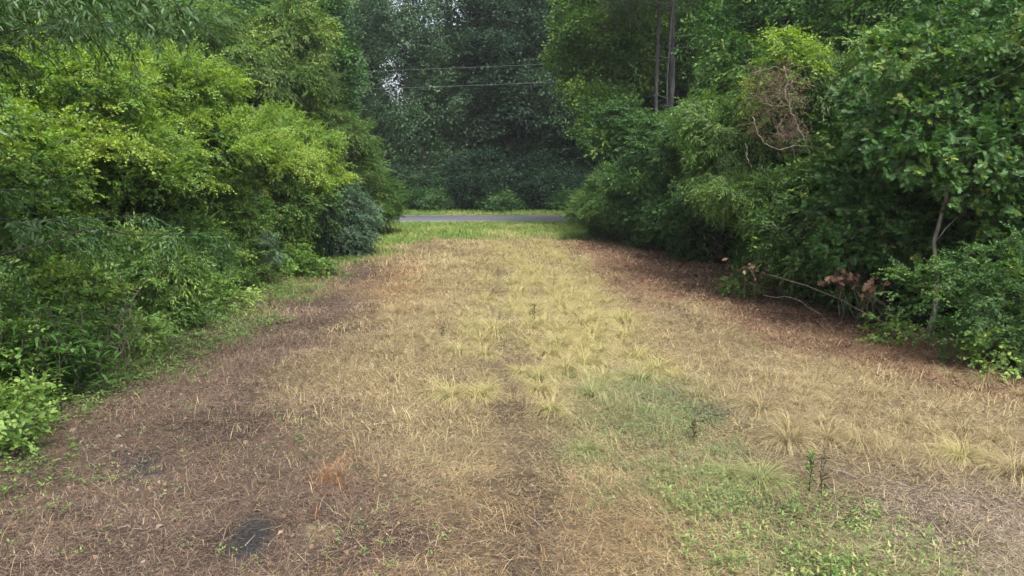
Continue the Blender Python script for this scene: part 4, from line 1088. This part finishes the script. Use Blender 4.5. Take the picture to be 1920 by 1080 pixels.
for x, y, s, lb in [(-4.05, 6.1, .06, 'large pale curled leaf on the brown ground at the bottom left, middle of three'), (-3.9, 6.6, .065, 'pale folded leaf nearest the black ash spot, rear of three'), (-3.9, 5.8, .05, 'pale curled leaf nearest the camera of three at the bottom left')]:
    g = Geo(); V, L_, S_, A_ = HEART
    V = V*s*np.array([1, 1.3, 3.5])+[0, 0, .04]
    V = V@np.array([[1, 0, .2], [0, .5, .8], [0, -.8, .5]])
    V[:, 2] -= V[:, 2].min()
    g.add(V, L_, S_, np.full(len(S_), .9))
    m = bpy.data.materials.get('pale_dry_leaf')
    if not m:
        m = bpy.data.materials.new('pale_dry_leaf'); m.use_nodes = True
        m.node_tree.nodes['Principled BSDF'].inputs['Base Color'].default_value = (.36, .30, .21, 1); m.node_tree.nodes['Principled BSDF'].inputs['Roughness'].default_value = .7
    o = g.build('curled_leaf', m, None, (x, y, H(x, y)+.005)); o.rotation_euler = (0, 0, s*60); tag(o, lb, 'dead leaf', 'pale curled leaves')

# ------------------------------------------------------------------ overhead wires along the road
wm = bpy.data.materials.new('wire_metal'); wm.use_nodes = True
wp = wm.node_tree.nodes['Principled BSDF']; wp.inputs['Base Color'].default_value = (.17, .20, .18, 1); wp.inputs['Metallic'].default_value = .3; wp.inputs['Roughness'].default_value = .5
def wire(y, zl, zr, sag, r0, lb):
    t = np.linspace(0, 1, 60); xs = -32+64*t
    P = np.stack([xs, y+0*xs, zl+(zr-zl)*t-4*sag*t*(1-t)], -1)
    w = Geo(); tube(w, P, r0, 6); o = w.build('overhead_wire', wm); tag(o, lb, 'wire', 'overhead wires')
wire(42.0, 7.51, 10.13, .2, .0055, 'upper thin overhead wire crossing the road opening')
wire(42.3, 6.67, 9.08, .2, .0065, 'lower overhead wire crossing the road opening')

# ------------------------------------------------------------------ the wood behind the road
def crown_proto(seed, r_, h_, kind, n, nl, mat, rr_):
    rr = np.random.default_rng(seed)
    lobes = lobes_in([(0, 0, h_*.6, r_, r_, h_*.40), (0, 0, h_*.36, r_*.85, r_*.85, h_*.24)], nl, rr_, rr, .7)
    g = Geo(); fill(g, lobes, kind, n, rr, scale=(.8, 1.25), inner=.04, tint=.05)
    w = Geo(); woody(w, (0, 0, 0), lobes, rr, .22, 1, top=h_*.9, nl=24)
    return g.mesh('wood_tree_crown', G[mat]), w.mesh('wood_tree_trunk', BARK_GREY)
protos = [crown_proto(901+i, [3.0, 2.7, 3.3, 2.9, 2.6, 2.4, 2.9][i], 17, 'far', 2300 if i == 6 else 4400, 105, ['far', 'far2', 'far3', 'far', 'far3', 'mid', 'far2'][i], (.5, 1.15)) for i in range(7)]
rr = np.random.default_rng(55)
def far_tree(x, y, s, k, row):
    root = empty('wood_tree', (x, y, H(x, y)), rr.uniform(0, 6.28)); root.scale = (s*rr.uniform(.9, 1.15),)*2+(s*rr.uniform(.92, 1.1),)
    lb, gp = [('tall tree in the front row of the wood across the road', 'front row of the wood across the road'),
              ('tall tree deeper in the wood across the road', 'inner rows of the wood across the road')][row]
    tag(root, lb, 'tree', gp)
    for nm, me in zip(('crown', 'trunk'), protos[k]):
        c = bpy.data.objects.new(nm, me); C.objects.link(c); c.parent = root
for i, x in enumerate(np.arange(-24, 25, 3.3)): far_tree(x+rr.normal(0, .5), 54.3+rr.uniform(-.8, 1.5), rr.uniform(.95, 1.15), 6 if -.2 < x/54 < -.07 else [0, 2, 1, 4, 3, 5][i % 6], 0)
for i, x in enumerate(np.arange(-30, 31, 4.2)):
    if abs(x/60.5+.115) > .06: far_tree(x+rr.normal(0, .7), 60.5+rr.uniform(-1.3, 1.5), rr.uniform(1.05, 1.25), int(rr.integers(0, 5)), 1)
for i, x in enumerate(np.arange(-34, 35, 5.0)):
    if abs(x/67+.115) > .06: far_tree(x+rr.normal(0, .7), 67+rr.uniform(-1.5, 1.5), rr.uniform(1.0, 1.2), int(rr.integers(0, 5)), 1)
# understory shrubs
def us_proto(seed, h_, mat):
    r0 = np.random.default_rng(seed)
    lobes = lobes_in([(0, 0, h_*.45, 1.7, 1.3, h_*.5)], 18, (.4, .75), r0)
    g = Geo(); fill(g, lobes, 'mass', 900, r0, scale=(1, 1.5)); w = Geo(); woody(w, (0, 0, 0), lobes, r0, .03, 6, spread=.3, nl=6)
    return g.mesh('foliage', G[mat]), w.mesh('stems', BARK_GREY)
usp = [us_proto(930, 3.4, 'far3'), us_proto(931, 2.6, 'far'), us_proto(932, 4.0, 'far3'), us_proto(933, 1.5, 'far')]
for i in range(46):
    x = -23+i*1.02+rr.normal(0, .3); k = int(rr.integers(0, 3)); y = 51.9+rr.uniform(-.2, .9)
    if i % 5 == 2: k = 3; y = 51.2
    root = empty('roadside_shrub', (x, y, H(x, y)), rr.uniform(-.5, .5)+PI*int(rr.integers(0, 2))); root.scale = (rr.uniform(.8, 1.2),)*2+(rr.uniform(.8, 1.15),)
    tag(root, ['dark leafy shrub at the foot of the wood across the road', 'low brighter green shrub at the foot of the wood across the road'][k == 3], 'shrub', ['dark shrubs at the foot of the wood', 'bright low shrubs at the foot of the wood'][k == 3])
    for nm, me in zip(('foliage', 'stems'), usp[k]):
        c = bpy.data.objects.new(nm, me); C.objects.link(c); c.parent = root
# deep wood closing the view: one uncountable mass
def mass_wood(name, lb, n, fn, mat, sc, seed):
    rr = np.random.default_rng(seed); g = Geo(); T = sprays('far')
    P = fn(rr, n); a = rr.uniform(0, 6.28, n)
    R = frames(np.stack([np.cos(a), np.sin(a), 0*a-.2], -1), rr.normal(0, .4, (n, 3))+[0, 0, 1]); v = rr.integers(0, 5, n); s = rr.uniform(*sc, n)
    for k in range(5): q = v == k; g.inst(T[k], R[q], P[q], s[q], rr.uniform(0, .5, q.sum()))
    o = g.build(name, G[mat]); tag(o, lb, 'woods', kind='stuff'); return o
mass_wood('woods', 'dark mass of the wood beyond the last tree rows', 9000, lambda r, n: np.stack([r.uniform(-60, 60, n), r.uniform(76, 86, n), r.uniform(0, 11, n)*r.uniform(.6, 1, n)], -1), 'far', (2.2, 3.2), 61)
mass_wood('woods', 'dark wood filling the depth left of the thicket', 3500, lambda r, n: np.stack([r.uniform(-30, -20, n), r.uniform(4, 50, n), r.uniform(0, 12, n)*r.uniform(.5, 1, n)], -1), 'dark', (1.8, 2.8), 62)
mass_wood('woods', 'dark wood filling the depth right of the tree line', 3500, lambda r, n: np.stack([r.uniform(18, 28, n), r.uniform(6, 50, n), r.uniform(0, 13, n)*r.uniform(.5, 1, n)], -1), 'dark', (1.8, 2.8), 63)

# ------------------------------------------------------------------ humid air
hm = bpy.data.materials.new('humid_air'); hm.use_nodes = True
N = hm.node_tree.nodes; N.remove(N['Principled BSDF'])
pv = N.new('ShaderNodeVolumePrincipled'); pv.inputs['Color'].default_value = (.93, .97, 1, 1); pv.inputs['Density'].default_value = HAZE; pv.inputs['Anisotropy'].default_value = .2
hm.node_tree.links.new(pv.outputs[0], N['Material Output'].inputs['Volume'])
g = Geo()
bx = [(-1000, -1000, -1.5), (1000, -1000, -1.5), (1000, 1000, -1.5), (-1000, 1000, -1.5), (-1000, -1000, 26), (1000, -1000, 26), (1000, 1000, 26), (-1000, 1000, 26)]
g.add(bx, [0, 3, 2, 1, 4, 5, 6, 7, 0, 1, 5, 4, 1, 2, 6, 5, 2, 3, 7, 6, 3, 0, 4, 7], [4]*6, np.zeros(6))
ho = g.build('haze', hm); tag(ho, 'thin humid haze in the air over the clearing', 'haze', kind='stuff')
